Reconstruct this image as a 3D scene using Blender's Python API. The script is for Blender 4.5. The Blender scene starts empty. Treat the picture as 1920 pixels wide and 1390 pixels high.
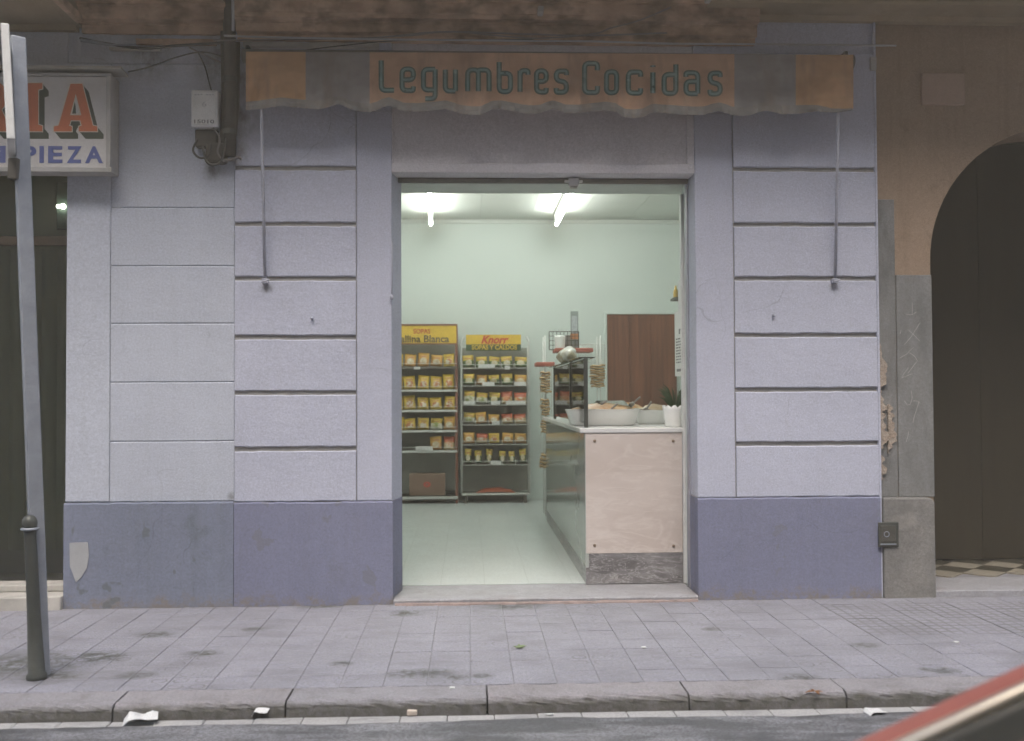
import bpy, bmesh, math, random
from mathutils import Vector, Matrix
from mathutils.noise import noise as pnoise
R = math.radians
random.seed(7)
sc = bpy.context.scene
C = sc.collection

# ------------------------------------------------------------------ camera
FPX, PCX, PCY = 1867.0, 960.0, 695.0            # focal length and centre in photograph pixels
CAM = Vector((0.0, -6.40, 1.33))
Yc = Vector((880 - PCX, PCY - 740, FPX)).normalized()      # street-to-shop direction, in (right, up, forward)
ro = R(0.22)
Zc = Vector((-math.sin(ro), math.cos(ro), 0.0)); Zc = (Zc - Yc * Zc.dot(Yc)).normalized()
Xc = Zc.cross(Yc) * -1.0
if Xc.x < 0: Xc = -Xc
right = Vector((Xc[0], Yc[0], Zc[0])); up = Vector((Xc[1], Yc[1], Zc[1])); fwd = Vector((Xc[2], Yc[2], Zc[2]))
cd = bpy.data.cameras.new('camera'); cam = bpy.data.objects.new('camera', cd); C.objects.link(cam)
m = Matrix.Identity(4)
for i in range(3):
    m[i][0], m[i][1], m[i][2], m[i][3] = right[i], up[i], -fwd[i], CAM[i]
cam.matrix_world = m
cd.sensor_width = 36.0; cd.lens = FPX / 1920 * 36.0
cd.clip_start = 0.05; cd.clip_end = 300
cd.dof.use_dof = True; cd.dof.focus_distance = 6.6; cd.dof.aperture_fstop = 2.2
sc.camera = cam

# ------------------------------------------------------------------ sky, sun, exposure
w = bpy.data.worlds.new('World'); sc.world = w; w.use_nodes = True
nt = w.node_tree; nt.nodes.clear()
sky = nt.nodes.new('ShaderNodeTexSky'); sky.sky_type = 'NISHITA'; sky.sun_disc = False
SUN_EL, SUN_AZ = 60, 8
sky.sun_elevation = R(SUN_EL); sky.sun_rotation = R(180 + SUN_AZ)
sky.air_density = 1.0; sky.dust_density = 4.0; sky.ozone_density = 1.0
bg = nt.nodes.new('ShaderNodeBackground'); bg.inputs[1].default_value = 0.15
wo = nt.nodes.new('ShaderNodeOutputWorld')
nt.links.new(sky.outputs[0], bg.inputs[0]); nt.links.new(bg.outputs[0], wo.inputs[0])
sd = bpy.data.lights.new('sun', 'SUN'); sd.energy = 1.5; sd.angle = R(40); sd.color = (1.0, 0.965, 0.93)
so = bpy.data.objects.new('sun', sd); C.objects.link(so)
so.rotation_euler = (R(90 - SUN_EL), 0, R(-SUN_AZ))
sc.view_settings.view_transform = 'Standard'; sc.view_settings.look = 'None'
sc.view_settings.gamma = 1.0; sc.view_settings.exposure = 1.32
sc.view_settings.use_curve_mapping = False
TUBE_POWER = 23.0

# ------------------------------------------------------------------ helpers
def ray(u, v):
    c = Vector((u - PCX, PCY - v, FPX))
    return right * c.x + up * c.y + fwd * c.z
def P(u, v, Y=0.0):
    d = ray(u, v); return CAM + d * ((Y - CAM.y) / d.y)
def PZ(u, v, Z=0.0):
    d = ray(u, v); return CAM + d * ((Z - CAM.z) / d.z)
def X(u, Y=0.0, v=700): return P(u, v, Y).x
def Z(v, Y=0.0, u=900): return P(u, v, Y).z

ORG = {}
def org(o): return ORG.get(o.name, Vector((0, 0, 0))) if o else Vector((0, 0, 0))
def tag(o, label=None, cat=None, group=None, kind=None):
    if label: o['label'] = label
    if cat: o['category'] = cat
    if group: o['group'] = group
    if kind: o['kind'] = kind
    return o
def thing(name, loc, label, cat, group=None):
    o = bpy.data.objects.new(name, None); C.objects.link(o); o.location = loc
    o.empty_display_size = 0.1
    ORG[o.name] = Vector(loc)
    return tag(o, label, cat, group)

class MB:
    def __init__(s): s.v = []; s.f = []
    def add(s, vs, fs):
        b = len(s.v); s.v += [tuple(p) for p in vs]; s.f += [tuple(i + b for i in f) for f in fs]; return s
    def box(s, x0, x1, y0, y1, z0, z1):
        if x1 < x0: x0, x1 = x1, x0
        if y1 < y0: y0, y1 = y1, y0
        if z1 < z0: z0, z1 = z1, z0
        return s.add([(x0,y0,z0),(x1,y0,z0),(x1,y1,z0),(x0,y1,z0),(x0,y0,z1),(x1,y0,z1),(x1,y1,z1),(x0,y1,z1)],
              [(0,3,2,1),(4,5,6,7),(0,1,5,4),(1,2,6,5),(2,3,7,6),(3,0,4,7)])
    def obox(s, c, ax, ay, az):           # oriented box: centre and half axes
        c, ax, ay, az = map(Vector, (c, ax, ay, az))
        vs = [c + ax*i + ay*j + az*k for k in (-1,1) for i, j in ((-1,-1),(1,-1),(1,1),(-1,1))]
        return s.add(vs, [(0,3,2,1),(4,5,6,7),(0,1,5,4),(1,2,6,5),(2,3,7,6),(3,0,4,7)])
    def prism(s, pts, y0, y1):            # pts (x,z) counter-clockwise seen from the street
        n = len(pts)
        vs = [(p[0], y0, p[1]) for p in pts] + [(p[0], y1, p[1]) for p in pts]
        fs = [tuple(range(n)), tuple(range(2*n-1, n-1, -1))]
        fs += [(i, i+n, (i+1) % n + n, (i+1) % n) for i in range(n)]
        return s.add(vs, fs)
    def profx(s, prof, x0, x1, seg=1, jit=0.0):      # profile (y,z) swept along x
        n = len(prof); vs = []; fs = []
        for k in range(seg + 1):
            x = x0 + (x1 - x0) * k / seg
            for (y, z) in prof:
                vs.append((x, y + (random.uniform(-jit, jit) if jit else 0), z + (random.uniform(-jit, jit) if jit else 0)))
        for k in range(seg):
            for i in range(n):
                a = k*n + i; b = k*n + (i+1) % n
                fs.append((a, b, b + n, a + n))
        fs.append(tuple(range(n-1, -1, -1))); fs.append(tuple(range(seg*n, seg*n + n)))
        return s.add(vs, fs)
    def tube(s, pts, r, n=8, cap=True):
        pts = [Vector(p) for p in pts]; k = len(pts); vs = []; fs = []
        rr = r if isinstance(r, (list, tuple)) else [r] * k
        prev = None
        for i, p in enumerate(pts):
            t = (pts[min(i+1, k-1)] - pts[max(i-1, 0)]).normalized()
            a = prev if prev is not None else (Vector((0,0,1)) if abs(t.z) < 0.9 else Vector((1,0,0)))
            a = (a - t * a.dot(t)); a = a.normalized() if a.length > 1e-6 else t.orthogonal().normalized()
            prev = a; b = t.cross(a)
            for j in range(n):
                q = 2*math.pi*j/n; vs.append(p + (a*math.cos(q) + b*math.sin(q)) * rr[i])
        for i in range(k-1):
            for j in range(n):
                fs.append((i*n+j, i*n+(j+1) % n, (i+1)*n+(j+1) % n, (i+1)*n+j))
        if cap:
            fs.append(tuple(range(n-1, -1, -1))); fs.append(tuple(range((k-1)*n, k*n)))
        return s.add(vs, fs)
    def lathe(s, prof, c, n=24):          # prof (r,z)
        vs = []; fs = []; k = len(prof)
        for (r, z) in prof:
            for j in range(n):
                q = 2*math.pi*j/n; vs.append((c[0] + r*math.cos(q), c[1] + r*math.sin(q), c[2] + z))
        for i in range(k-1):
            for j in range(n):
                fs.append((i*n+j, i*n+(j+1) % n, (i+1)*n+(j+1) % n, (i+1)*n+j))
        fs.append(tuple(range(n-1, -1, -1))); fs.append(tuple(range((k-1)*n, k*n)))
        return s.add(vs, fs)
    def build(s, name, mat, parent=None, smooth=False, bevel=0.0, segs=2):
        o_ = org(parent)
        me = bpy.data.meshes.new(name)
        me.from_pydata([(v[0]-o_.x, v[1]-o_.y, v[2]-o_.z) for v in s.v], [], s.f)
        bm = bmesh.new(); bm.from_mesh(me)
        bmesh.ops.recalc_face_normals(bm, faces=bm.faces)
        if bevel:
            ed = [e for e in bm.edges if len(e.link_faces) == 2 and e.calc_face_angle(0) > 0.5]
            bmesh.ops.bevel(bm, geom=ed, offset=bevel, segments=segs, profile=0.5, affect='EDGES', clamp_overlap=True)
        bm.to_mesh(me); bm.free()
        if smooth:
            for p in me.polygons: p.use_smooth = True
        me.materials.append(mat)
        o = bpy.data.objects.new(name, me); C.objects.link(o)
        if parent: o.parent = parent
        ORG[o.name] = o_
        return o

def shared(name, me, loc, parent=None, rot=None, scale=None):
    o = bpy.data.objects.new(name, me); C.objects.link(o)
    if parent: o.parent = parent
    o.location = Vector(loc) - org(parent)
    if rot: o.rotation_euler = rot
    if scale: o.scale = scale
    return o

# ------------------------------------------------------------------ materials
class NT:
    def __init__(s, name):
        s.m = bpy.data.materials.new(name); s.m.use_nodes = True; s.t = s.m.node_tree
        s.b = s.t.nodes['Principled BSDF']
    def n(s, kind, **kw):
        x = s.t.nodes.new(kind)
        for k, v in kw.items(): setattr(x, k, v)
        return x
    def l(s, a, b): s.t.links.new(a, b)
    def noise(s, scale, detail=4, rough=0.55, vec=None, dist=0.0):
        x = s.n('ShaderNodeTexNoise'); x.inputs['Scale'].default_value = scale
        x.inputs['Detail'].default_value = min(detail, 3.0); x.inputs['Roughness'].default_value = rough
        x.inputs['Distortion'].default_value = dist
        if vec is not None: s.l(vec, x.inputs['Vector'])
        return x.outputs['Fac']
    def pos(s):
        return s.n('ShaderNodeNewGeometry').outputs['Position']
    def obj(s):
        return s.n('ShaderNodeTexCoord').outputs['Object']
    def scalevec(s, vec, sx, sy, sz):
        x = s.n('ShaderNodeMapping'); x.inputs['Scale'].default_value = (sx, sy, sz); s.l(vec, x.inputs['Vector']); return x.outputs[0]
    def ramp(s, fac, a, b, lo=0.0, hi=1.0):
        x = s.n('ShaderNodeMapRange'); x.inputs['From Min'].default_value = a; x.inputs['From Max'].default_value = b
        x.inputs['To Min'].default_value = lo; x.inputs['To Max'].default_value = hi
        s.l(fac, x.inputs['Value']); return x.outputs[0]
    def math(s, op, a, b=None, c=None):
        x = s.n('ShaderNodeMath', operation=op)
        for i, q in enumerate((a, b, c)):
            if q is None: continue
            if isinstance(q, (int, float)): x.inputs[i].default_value = q
            else: s.l(q, x.inputs[i])
        return x.outputs[0]
    def mix(s, fac, a, b):
        x = s.n('ShaderNodeMix', data_type='RGBA')
        if isinstance(fac, (int, float)): x.inputs[0].default_value = fac
        else: s.l(fac, x.inputs[0])
        for q, i in ((a, 6), (b, 7)):
            if isinstance(q, (tuple, list)): x.inputs[i].default_value = (*q[:3], 1)
            else: s.l(q, x.inputs[i])
        return x.outputs[2]
    def sep(s, vec):
        x = s.n('ShaderNodeSeparateXYZ'); s.l(vec, x.inputs[0]); return x.outputs
    def bump(s, h, strength=0.3, dist=0.01):
        x = s.n('ShaderNodeBump'); x.inputs['Strength'].default_value = strength; x.inputs['Distance'].default_value = dist
        s.l(h, x.inputs['Height']); s.l(x.outputs[0], s.b.inputs['Normal'])
    def col(s, c):
        if isinstance(c, (tuple, list)): s.b.inputs['Base Color'].default_value = (*c[:3], 1)
        else: s.l(c, s.b.inputs['Base Color'])
    def set(s, rough=0.7, metal=0.0, spec=0.5, **kw):
        s.b.inputs['Roughness'].default_value = rough; s.b.inputs['Metallic'].default_value = metal
        s.b.inputs['Specular IOR Level'].default_value = spec
        for k, v in kw.items(): s.b.inputs[k].default_value = v
        return s.m

def mottled(name, c, c2=None, scale=3.0, rough=0.75, metal=0.0, spec=0.3, bump=0.15, bscale=60, bdist=0.004, dirt=None, dirt_scale=2.0, dirt_lo=0.55, dirt_hi=0.75, dirt_amt=0.6, coords='pos', grain=0.10, stretch=None, **kw):
    t = NT(name); p = t.pos() if coords == 'pos' else t.obj()
    q = t.scalevec(p, *stretch) if stretch else p
    c2 = c2 or tuple(k * 0.82 for k in c)
    col = t.mix(t.ramp(t.noise(scale, 6, 0.6, q), 0.32, 0.68), c, c2)
    if grain:
        col = t.mix(t.ramp(t.noise(75, 3, 0.8, p), 0.38, 0.62, 0, min(0.8, grain * 1.6)), col, tuple(k * 0.45 for k in c))
    if dirt:
        col = t.mix(t.ramp(t.noise(dirt_scale, 8, 0.68, q), dirt_lo, dirt_hi, 0, dirt_amt), col, dirt)
    t.col(col)
    if bump: t.bump(t.noise(bscale, 5, 0.6, p), bump, bdist)
    return t.set(rough, metal, spec, **kw)

def plain(name, c, rough=0.5, metal=0.0, spec=0.5, var=0.12, **kw):
    t = NT(name); p = t.obj()
    t.col(t.mix(t.ramp(t.noise(9, 4, 0.6, p), 0.3, 0.7, 0, 1), c, tuple(k * (1 - var) for k in c)))
    return t.set(rough, metal, spec, **kw)

M = {}
# painted plaster: broad patches, trowel marks, streaks of grime
def plaster(name, c, dirt, amt=0.35, streak=0.25, chips=None, stains=()):
    t = NT(name); p = t.pos()
    n1 = t.ramp(t.noise(1.3, 6, 0.62, p), 0.3, 0.7)
    col = t.mix(n1, c, tuple(k * 0.88 for k in c))
    n2 = t.ramp(t.noise(9.0, 5, 0.65, t.scalevec(p, 1, 1, 2.2)), 0.42, 0.75, 0, 0.35)
    col = t.mix(n2, col, tuple(min(1, k * 1.12) for k in c))
    st = t.ramp(t.noise(5.0, 5, 0.7, t.scalevec(p, 2.6, 1, 0.22)), 0.52, 0.78, 0, streak)
    col = t.mix(st, col, dirt)
    sp = t.ramp(t.noise(3.2, 9, 0.72, p), 0.60, 0.72, 0, amt)
    col = t.mix(sp, col, dirt)
    bl = t.ramp(t.noise(0.9, 7, 0.7, t.scalevec(p, 1, 1, 1.5)), 0.40, 0.72, 0, 0.30)
    col = t.mix(bl, col, tuple(k * 0.72 for k in c))
    col = t.mix(t.ramp(t.noise(85, 3, 0.8, p), 0.40, 0.64, 0, 0.34), col, tuple(k * 0.45 for k in c))
    col = t.mix(t.ramp(t.noise(70, 3, 0.8, t.scalevec(p, 1.1, 1, 1.2)), 0.46, 0.68, 0, 0.32), col, tuple(min(1, k * 1.35) for k in c))
    tot = None
    for (su, sv, sr) in stains:      # soot and damp marks
        q = P(su, sv, 0.0)
        dv = t.n('ShaderNodeVectorMath', operation='DISTANCE'); t.l(p, dv.inputs[0]); dv.inputs[1].default_value = (q.x, q.y, q.z)
        v = t.ramp(dv.outputs['Value'], sr * 0.3, sr, 1, 0)
        tot = v if tot is None else t.math('MAXIMUM', tot, v)
    if tot is not None:
        col = t.mix(t.math('MULTIPLY', tot, t.ramp(t.noise(9, 6, 0.75, t.scalevec(p, 1.3, 1, 0.7)), 0.34, 0.62, 0, 0.75)), col, (0.13, 0.125, 0.115))
    crk = t.n('ShaderNodeTexVoronoi', feature='DISTANCE_TO_EDGE'); crk.inputs['Scale'].default_value = 1.7; t.l(t.scalevec(p, 1, 1, 0.8), crk.inputs['Vector'])
    nv = t.n('ShaderNodeVectorMath', operation='ADD'); nz = t.n('ShaderNodeTexNoise'); nz.inputs['Scale'].default_value = 3.0; t.l(p, nz.inputs['Vector'])
    sc9 = t.n('ShaderNodeVectorMath', operation='SCALE'); t.l(nz.outputs['Color'], sc9.inputs[0]); sc9.inputs['Scale'].default_value = 0.35
    t.l(p, nv.inputs[0]); t.l(sc9.outputs[0], nv.inputs[1]); t.l(nv.outputs[0], crk.inputs['Vector'])
    cm = t.math('MULTIPLY', t.ramp(crk.outputs['Distance'], 0.0015, 0.005, 1, 0), t.ramp(t.noise(1.4, 3, 0.6, p), 0.54, 0.62, 0, 0.45))
    col = t.mix(cm, col, tuple(k * 0.45 for k in c))
    if chips:
        s3 = t.sep(p)
        zz = t.math('ADD', s3[2], t.math('MULTIPLY', t.math('SUBTRACT', t.noise(11, 6, 0.75, p), 0.5), 0.30))
        col = t.mix(t.math('MULTIPLY', t.ramp(zz, 0.0, 0.075, 1, 0), t.ramp(t.noise(24, 5, 0.75, p), 0.36, 0.56)), col, (0.20, 0.18, 0.175))
        col = t.mix(t.ramp(t.noise(4.2, 9, 0.78, t.scalevec(p, 1, 1, 0.9)), 0.635, 0.66, 0, 0.75), col, chips)
    t.col(col)
    h = t.math('ADD', t.math('MULTIPLY', t.noise(7, 4, 0.6, t.scalevec(p, 1, 1, 2.5)), 1.0), t.math('MULTIPLY', t.noise(45, 5, 0.6, p), 0.35))
    t.bump(h, 0.22, 0.010)
    return t.set(0.85, 0, 0.2)
M['wall'] = plaster('lavender_plaster', (0.485, 0.505, 0.60), (0.38, 0.39, 0.43), stains=[(452, 225, 0.16), (446, 285, 0.10), (470, 150, 0.22), (500, 540, 0.05), (1562, 540, 0.045)])
M['wall2'] = plaster('grey_plaster', (0.49, 0.52, 0.59), (0.36, 0.385, 0.41), 0.45, 0.35, stains=[(418, 230, 0.14), (400, 110, 0.20), (280, 100, 0.22), (400, 318, 0.09), (436, 932, 0.04)])
M['dado'] = plaster('blue_dado_paint', (0.21, 0.222, 0.315), (0.165, 0.17, 0.21), 0.6, 0.4, chips=(0.17, 0.175, 0.21))
M['dado2'] = plaster('slate_dado_paint', (0.205, 0.228, 0.30), (0.13, 0.15, 0.17), 0.75, 0.6, chips=(0.12, 0.135, 0.145))
M['groove'] = mottled('groove_mortar', (0.36, 0.35, 0.33), scale=20)
M['lintel'] = plaster('lintel_paint', (0.62, 0.60, 0.63), (0.52, 0.49, 0.49), 0.4, 0.3)
M['stone'] = mottled('brown_stone', (0.62, 0.44, 0.31), (0.32, 0.215, 0.15), scale=4, rough=0.9, bump=0.6, bscale=14, bdist=0.02, dirt=(0.13, 0.10, 0.07), dirt_scale=5, dirt_lo=0.48, dirt_hi=0.66, dirt_amt=0.7, stretch=(0.9, 1, 1.3))
M['brownwall'] = plaster('brown_plaster', (0.345, 0.255, 0.185), (0.19, 0.14, 0.10), 0.8, 0.55)
M['slab'] = mottled('balcony_plaster', (0.36, 0.285, 0.195), (0.25, 0.20, 0.135), scale=2.5, rough=0.9, bump=0.4, bscale=25, bdist=0.01, dirt=(0.28, 0.23, 0.16), dirt_amt=0.6)
M['greystone'] = mottled('grey_stone', (0.25, 0.25, 0.245), (0.15, 0.155, 0.155), scale=5, rough=0.7, bump=0.4, bscale=40, bdist=0.006, dirt=(0.09, 0.09, 0.085), dirt_scale=4, dirt_amt=0.6, grain=0.3, stretch=(1.5, 1, 0.6))
M['basestone'] = mottled('base_stone', (0.26, 0.25, 0.235), (0.16, 0.16, 0.155), scale=6, rough=0.7, bump=0.5, bscale=35, bdist=0.008, dirt=(0.36, 0.33, 0.29), dirt_scale=5, dirt_lo=0.58, dirt_hi=0.75, dirt_amt=0.5, grain=0.35)
M['chip'] = mottled('chipped_plaster', (0.40, 0.345, 0.29), (0.29, 0.23, 0.18), scale=25, rough=0.95, bump=0.9, bscale=60, bdist=0.01)
M['chalk'] = mottled('scratch_white', (0.48, 0.46, 0.42), scale=30, bump=0)
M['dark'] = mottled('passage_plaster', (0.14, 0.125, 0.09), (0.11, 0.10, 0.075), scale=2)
M['sill'] = mottled('pale_sill_stone', (0.50, 0.48, 0.44), (0.36, 0.35, 0.32), scale=6, rough=0.7, dirt=(0.2, 0.18, 0.16), dirt_amt=0.5)
M['threshold'] = mottled('threshold_stone', (0.37, 0.37, 0.395), (0.29, 0.29, 0.30), scale=8, rough=0.6, bump=0.3, dirt=(0.24, 0.21, 0.20), dirt_scale=6, dirt_amt=0.5, grain=0.3)
M['red_plaster'] = mottled('worn_step_mortar', (0.34, 0.27, 0.25), (0.24, 0.19, 0.18), scale=14, rough=0.95, bump=0.8, bscale=50, bdist=0.01)
M['galv'] = mottled('galvanised_steel', (0.33, 0.35, 0.385), (0.25, 0.27, 0.30), scale=9, rough=0.55, metal=0.35, bump=0.05, coords='obj')
M['whitepaint'] = mottled('white_paint', (0.72, 0.72, 0.70), (0.60, 0.60, 0.58), scale=6, rough=0.5, bump=0.03, coords='obj')
M['iron'] = mottled('dark_iron', (0.09, 0.095, 0.085), (0.06, 0.065, 0.06), scale=9, rough=0.5, metal=0.3, bump=0.1, coords='obj')
M['pipe'] = mottled('grimy_pipe', (0.075, 0.07, 0.06), (0.11, 0.10, 0.085), scale=7, rough=0.8, bump=0.2)
M['cable'] = plain('black_cable', (0.05, 0.05, 0.045), 0.6)
M['cable_pale'] = plain('pale_cable', (0.42, 0.42, 0.43), 0.6)
M['cable_grey'] = plain('grey_cable', (0.19, 0.18, 0.17), 0.6)
M['rod'] = mottled('painted_rod', (0.42, 0.43, 0.50), (0.30, 0.31, 0.36), scale=10, rough=0.5, bump=0.05)
M['metergrey'] = plain('meter_plastic', (0.70, 0.70, 0.70), 0.45)
M['ink'] = plain('grey_ink', (0.16, 0.16, 0.17), 0.7)
M['shutter'] = mottled('shutter_slat_metal', (0.19, 0.18, 0.16), (0.14, 0.13, 0.12), scale=6, rough=0.6, metal=0.3)
M['alu'] = mottled('rail_paint', (0.36, 0.36, 0.42), scale=6, rough=0.5)

def fabric(name, c, c2):
    t = NT(name); p = t.pos()
    col = t.mix(t.ramp(t.noise(5, 6, 0.65, t.scalevec(p, 1, 1, 1.4)), 0.3, 0.7), c, c2)
    col = t.mix(t.ramp(t.noise(3.0, 7, 0.7, t.scalevec(p, 2.5, 1, 0.5)), 0.48, 0.70, 0, 0.6), col, (0.26, 0.20, 0.16))
    col = t.mix(t.ramp(t.noise(1.7, 6, 0.7, t.scalevec(p, 1.2, 1, 2.5)), 0.42, 0.66, 0, 0.55), col, tuple(k * 0.55 for k in c))
    t.col(col)
    wv = t.n('ShaderNodeTexWave', wave_type='BANDS', bands_direction='X'); wv.inputs['Scale'].default_value = 120
    t.l(p, wv.inputs['Vector'])
    t.bump(t.math('ADD', t.math('MULTIPLY', wv.outputs['Fac'], 0.2), t.noise(26, 4, 0.6, p)), 0.35, 0.006)
    return t.set(0.95, 0, 0.1)
M['orange'] = fabric('orange_canvas', (0.63, 0.41, 0.28), (0.50, 0.32, 0.22))
M['orange2'] = fabric('bright_orange_canvas', (0.66, 0.41, 0.235), (0.52, 0.32, 0.19))
M['greycanvas'] = fabric('grey_canvas', (0.36, 0.34, 0.335), (0.26, 0.245, 0.24))
M['trim'] = fabric('fringe_canvas', (0.33, 0.315, 0.29), (0.25, 0.235, 0.215))
M['teal_dark'] = mottled('dark_teal_paint', (0.075, 0.135, 0.125), (0.13, 0.16, 0.14), scale=9, bump=0, rough=0.9)
M['teal'] = mottled('teal_paint', (0.24, 0.37, 0.34), (0.20, 0.28, 0.26), scale=9, bump=0, rough=0.9)
M['sign_white'] = mottled('sign_white', (0.62, 0.61, 0.60), (0.54, 0.52, 0.50), scale=3, rough=0.45, bump=0.02, dirt=(0.40, 0.36, 0.30), dirt_amt=0.5)
M['sign_frame'] = mottled('sign_frame', (0.46, 0.45, 0.44), (0.34, 0.33, 0.31), scale=6, rough=0.5)
M['sign_orange'] = plain('sign_orange', (0.60, 0.17, 0.075), 0.5)
M['sign_green'] = plain('sign_dark_green', (0.045, 0.06, 0.04), 0.5)
M['sign_cream'] = plain('sign_cream', (0.62, 0.56, 0.46), 0.5)
M['sign_blue'] = plain('sign_blue', (0.10, 0.13, 0.33), 0.5)
M['glass_dark'] = None

# ------------------------------------------------------------------ pavement, kerb, gutter, road
TILE = 0.2
WALLX0 = X(125)
def tile_mat(name, motif):
    t = NT(name); p = t.pos(); s = t.sep(p)
    rnd = t.n('ShaderNodeObjectInfo').outputs['Random']
    base = t.mix(t.ramp(t.noise(1.6, 6, 0.6, p), 0.3, 0.7), (0.31, 0.312, 0.365), (0.225, 0.227, 0.268))
    base = t.mix(t.ramp(t.noise(26, 6, 0.78, p), 0.42, 0.72, 0, 0.55), base, (0.37, 0.365, 0.38))
    base = t.mix(t.ramp(rnd, 0, 1, 0, 0.35), base, (0.22, 0.222, 0.24))
    base = t.mix(t.ramp(t.noise(85, 3, 0.8, p), 0.42, 0.62, 0, 0.60), base, (0.13, 0.13, 0.14))
    # motif in tile coordinates
    def cell(o, k):
        f = t.math('FRACT', t.math('ADD', t.math('DIVIDE', o, k), 100.0))
        return t.math('MULTIPLY', t.math('ABSOLUTE', t.math('SUBTRACT', f, 0.5)), k)
    if motif == 'circles':
        dx = t.math('SUBTRACT', cell(s[0], TILE), 0.05); dy = t.math('SUBTRACT', cell(s[1], TILE), 0.05)
        d = t.math('SQRT', t.math('ADD', t.math('MULTIPLY', dx, dx), t.math('MULTIPLY', dy, dy)))
        g = t.ramp(t.math('ABSOLUTE', t.math('SUBTRACT', d, 0.033)), 0.002, 0.006, 1, 0)
    else:
        k = TILE / 3
        gx = t.ramp(cell(s[0], k), k*0.5 - 0.013, k*0.5 - 0.005); gy = t.ramp(cell(s[1], k), k*0.5 - 0.013, k*0.5 - 0.005)
        g = t.math('MAXIMUM', gx, gy)
    mask = t.ramp(t.noise(1.9, 5, 0.75, p), 0.56, 0.66) if motif == 'circles' else t.ramp(t.noise(3, 4, 0.7, p), 0.36, 0.58, 0.35, 0.9)
    # trodden-in dirt and moss near the kerb, the sign post and the shop step
    tot = None
    for (px, py, r) in SPOTS:
        q = PZ(px, py, 0.0)
        ddx = t.math('SUBTRACT', s[0], q.x); ddy = t.math('MULTIPLY', t.math('SUBTRACT', s[1], q.y), 1.4)
        dd = t.math('SQRT', t.math('ADD', t.math('MULTIPLY', ddx, ddx), t.math('MULTIPLY', ddy, ddy)))
        v = t.ramp(dd, r * 0.35, r, 1, 0)
        tot = v if tot is None else t.math('MAXIMUM', tot, v)
    grime = t.math('MULTIPLY', tot, t.ramp(t.noise(13, 6, 0.75, p), 0.36, 0.60))
    col = t.mix(t.math('MULTIPLY', g, t.math('MAXIMUM', t.math('MULTIPLY', mask, 0.75), tot)), base, (0.10, 0.10, 0.10))
    col = t.mix(t.math('MULTIPLY', grime, 0.95), col, (0.05, 0.057, 0.045))
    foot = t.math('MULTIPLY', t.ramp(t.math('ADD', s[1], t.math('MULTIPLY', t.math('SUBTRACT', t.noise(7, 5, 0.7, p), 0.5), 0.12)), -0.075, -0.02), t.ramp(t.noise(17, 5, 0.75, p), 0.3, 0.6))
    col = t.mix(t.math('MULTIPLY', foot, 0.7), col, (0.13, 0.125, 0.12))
    vo = t.n('ShaderNodeTexVoronoi'); vo.inputs['Scale'].default_value = 5.5; t.l(p, vo.inputs['Vector'])
    gum = t.math('MULTIPLY', t.ramp(vo.outputs['Distance'], 0.06, 0.085, 1, 0), t.ramp(t.sep(vo.outputs['Color'])[0], 0.72, 0.74))
    col = t.mix(t.math('MULTIPLY', gum, 0.45), col, (0.11, 0.11, 0.115))
    col = t.mix(t.ramp(t.noise(2.3, 8, 0.72, t.scalevec(p, 1, 1.8, 1)), 0.48, 0.68, 0, 0.6), col, (0.155, 0.155, 0.17))
    t.col(col)
    t.bump(t.math('SUBTRACT', t.math('MULTIPLY', t.noise(60, 4, 0.6, p), 0.3), t.math('MULTIPLY', g, t.math('ADD', t.math('MULTIPLY', mask, 0.8), 0.12))), 0.5, 0.004)
    return t.set(0.8, 0, 0.3)
SPOTS = [(960, 1135, 0.25), (600, 1135, 0.20), (1500, 1270, 0.12), (380, 1225, 0.12), (1340, 1180, 0.09), (1620, 1210, 0.10), (480, 1180, 0.10), (762, 1264, 0.13), (808, 1263, 0.15), (905, 1268, 0.07), (1745, 1256, 0.07), (30, 1245, 0.45), (180, 1232, 0.22), (255, 1266, 0.12), (290, 1190, 0.13), (760, 1150, 0.14), (1770, 1257, 0.10), (640, 1245, 0.08), (90, 1270, 0.2), (855, 1270, 0.08)]
M['tile'] = tile_mat('paving_circles', 'circles')
M['tile_grid'] = tile_mat('paving_grid', 'grid')
M['joint'] = mottled('joint_sand', (0.17, 0.17, 0.175), (0.30, 0.30, 0.325), scale=1.7, bump=0.3)
def kerb_mat():
    t = NT('kerb_granite'); p = t.pos(); s = t.sep(p)
    rnd = t.n('ShaderNodeObjectInfo').outputs['Random']
    col = t.mix(t.ramp(t.noise(4, 6, 0.65, p), 0.3, 0.7), (0.31, 0.305, 0.325), (0.24, 0.235, 0.25))
    col = t.mix(t.ramp(rnd, 0, 1, 0, 0.3), col, (0.34, 0.30, 0.29))
    col = t.mix(t.ramp(t.noise(95, 3, 0.8, p), 0.40, 0.62, 0, 0.55), col, (0.13, 0.13, 0.14))
    grime_shade = t.math('MULTIPLY', t.ramp(t.math('ADD', s[2], t.math('MULTIPLY', t.math('SUBTRACT', t.noise(9, 5, 0.7, p), 0.5), 0.05)), -0.024, 0.0, 1, 0), t.ramp(t.noise(22, 5, 0.75, p), 0.3, 0.6, 0.60, 0.96))
    col = t.mix(grime_shade, col, (0.10, 0.098, 0.085))  # grime on the kerb face, with its shade put into the same colour
    t.col(col); t.bump(t.noise(40, 6, 0.7, p), 0.6, 0.008)
    return t.set(0.85, 0, 0.25)
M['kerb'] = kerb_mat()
M['gutter'] = mottled('gutter_stone', (0.45, 0.45, 0.44), (0.34, 0.34, 0.335), scale=5, rough=0.7, bump=0.4, bscale=30, dirt=(0.20, 0.20, 0.20), dirt_scale=5, dirt_amt=0.75, stretch=(0.7, 2, 1), grain=0.3)
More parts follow.
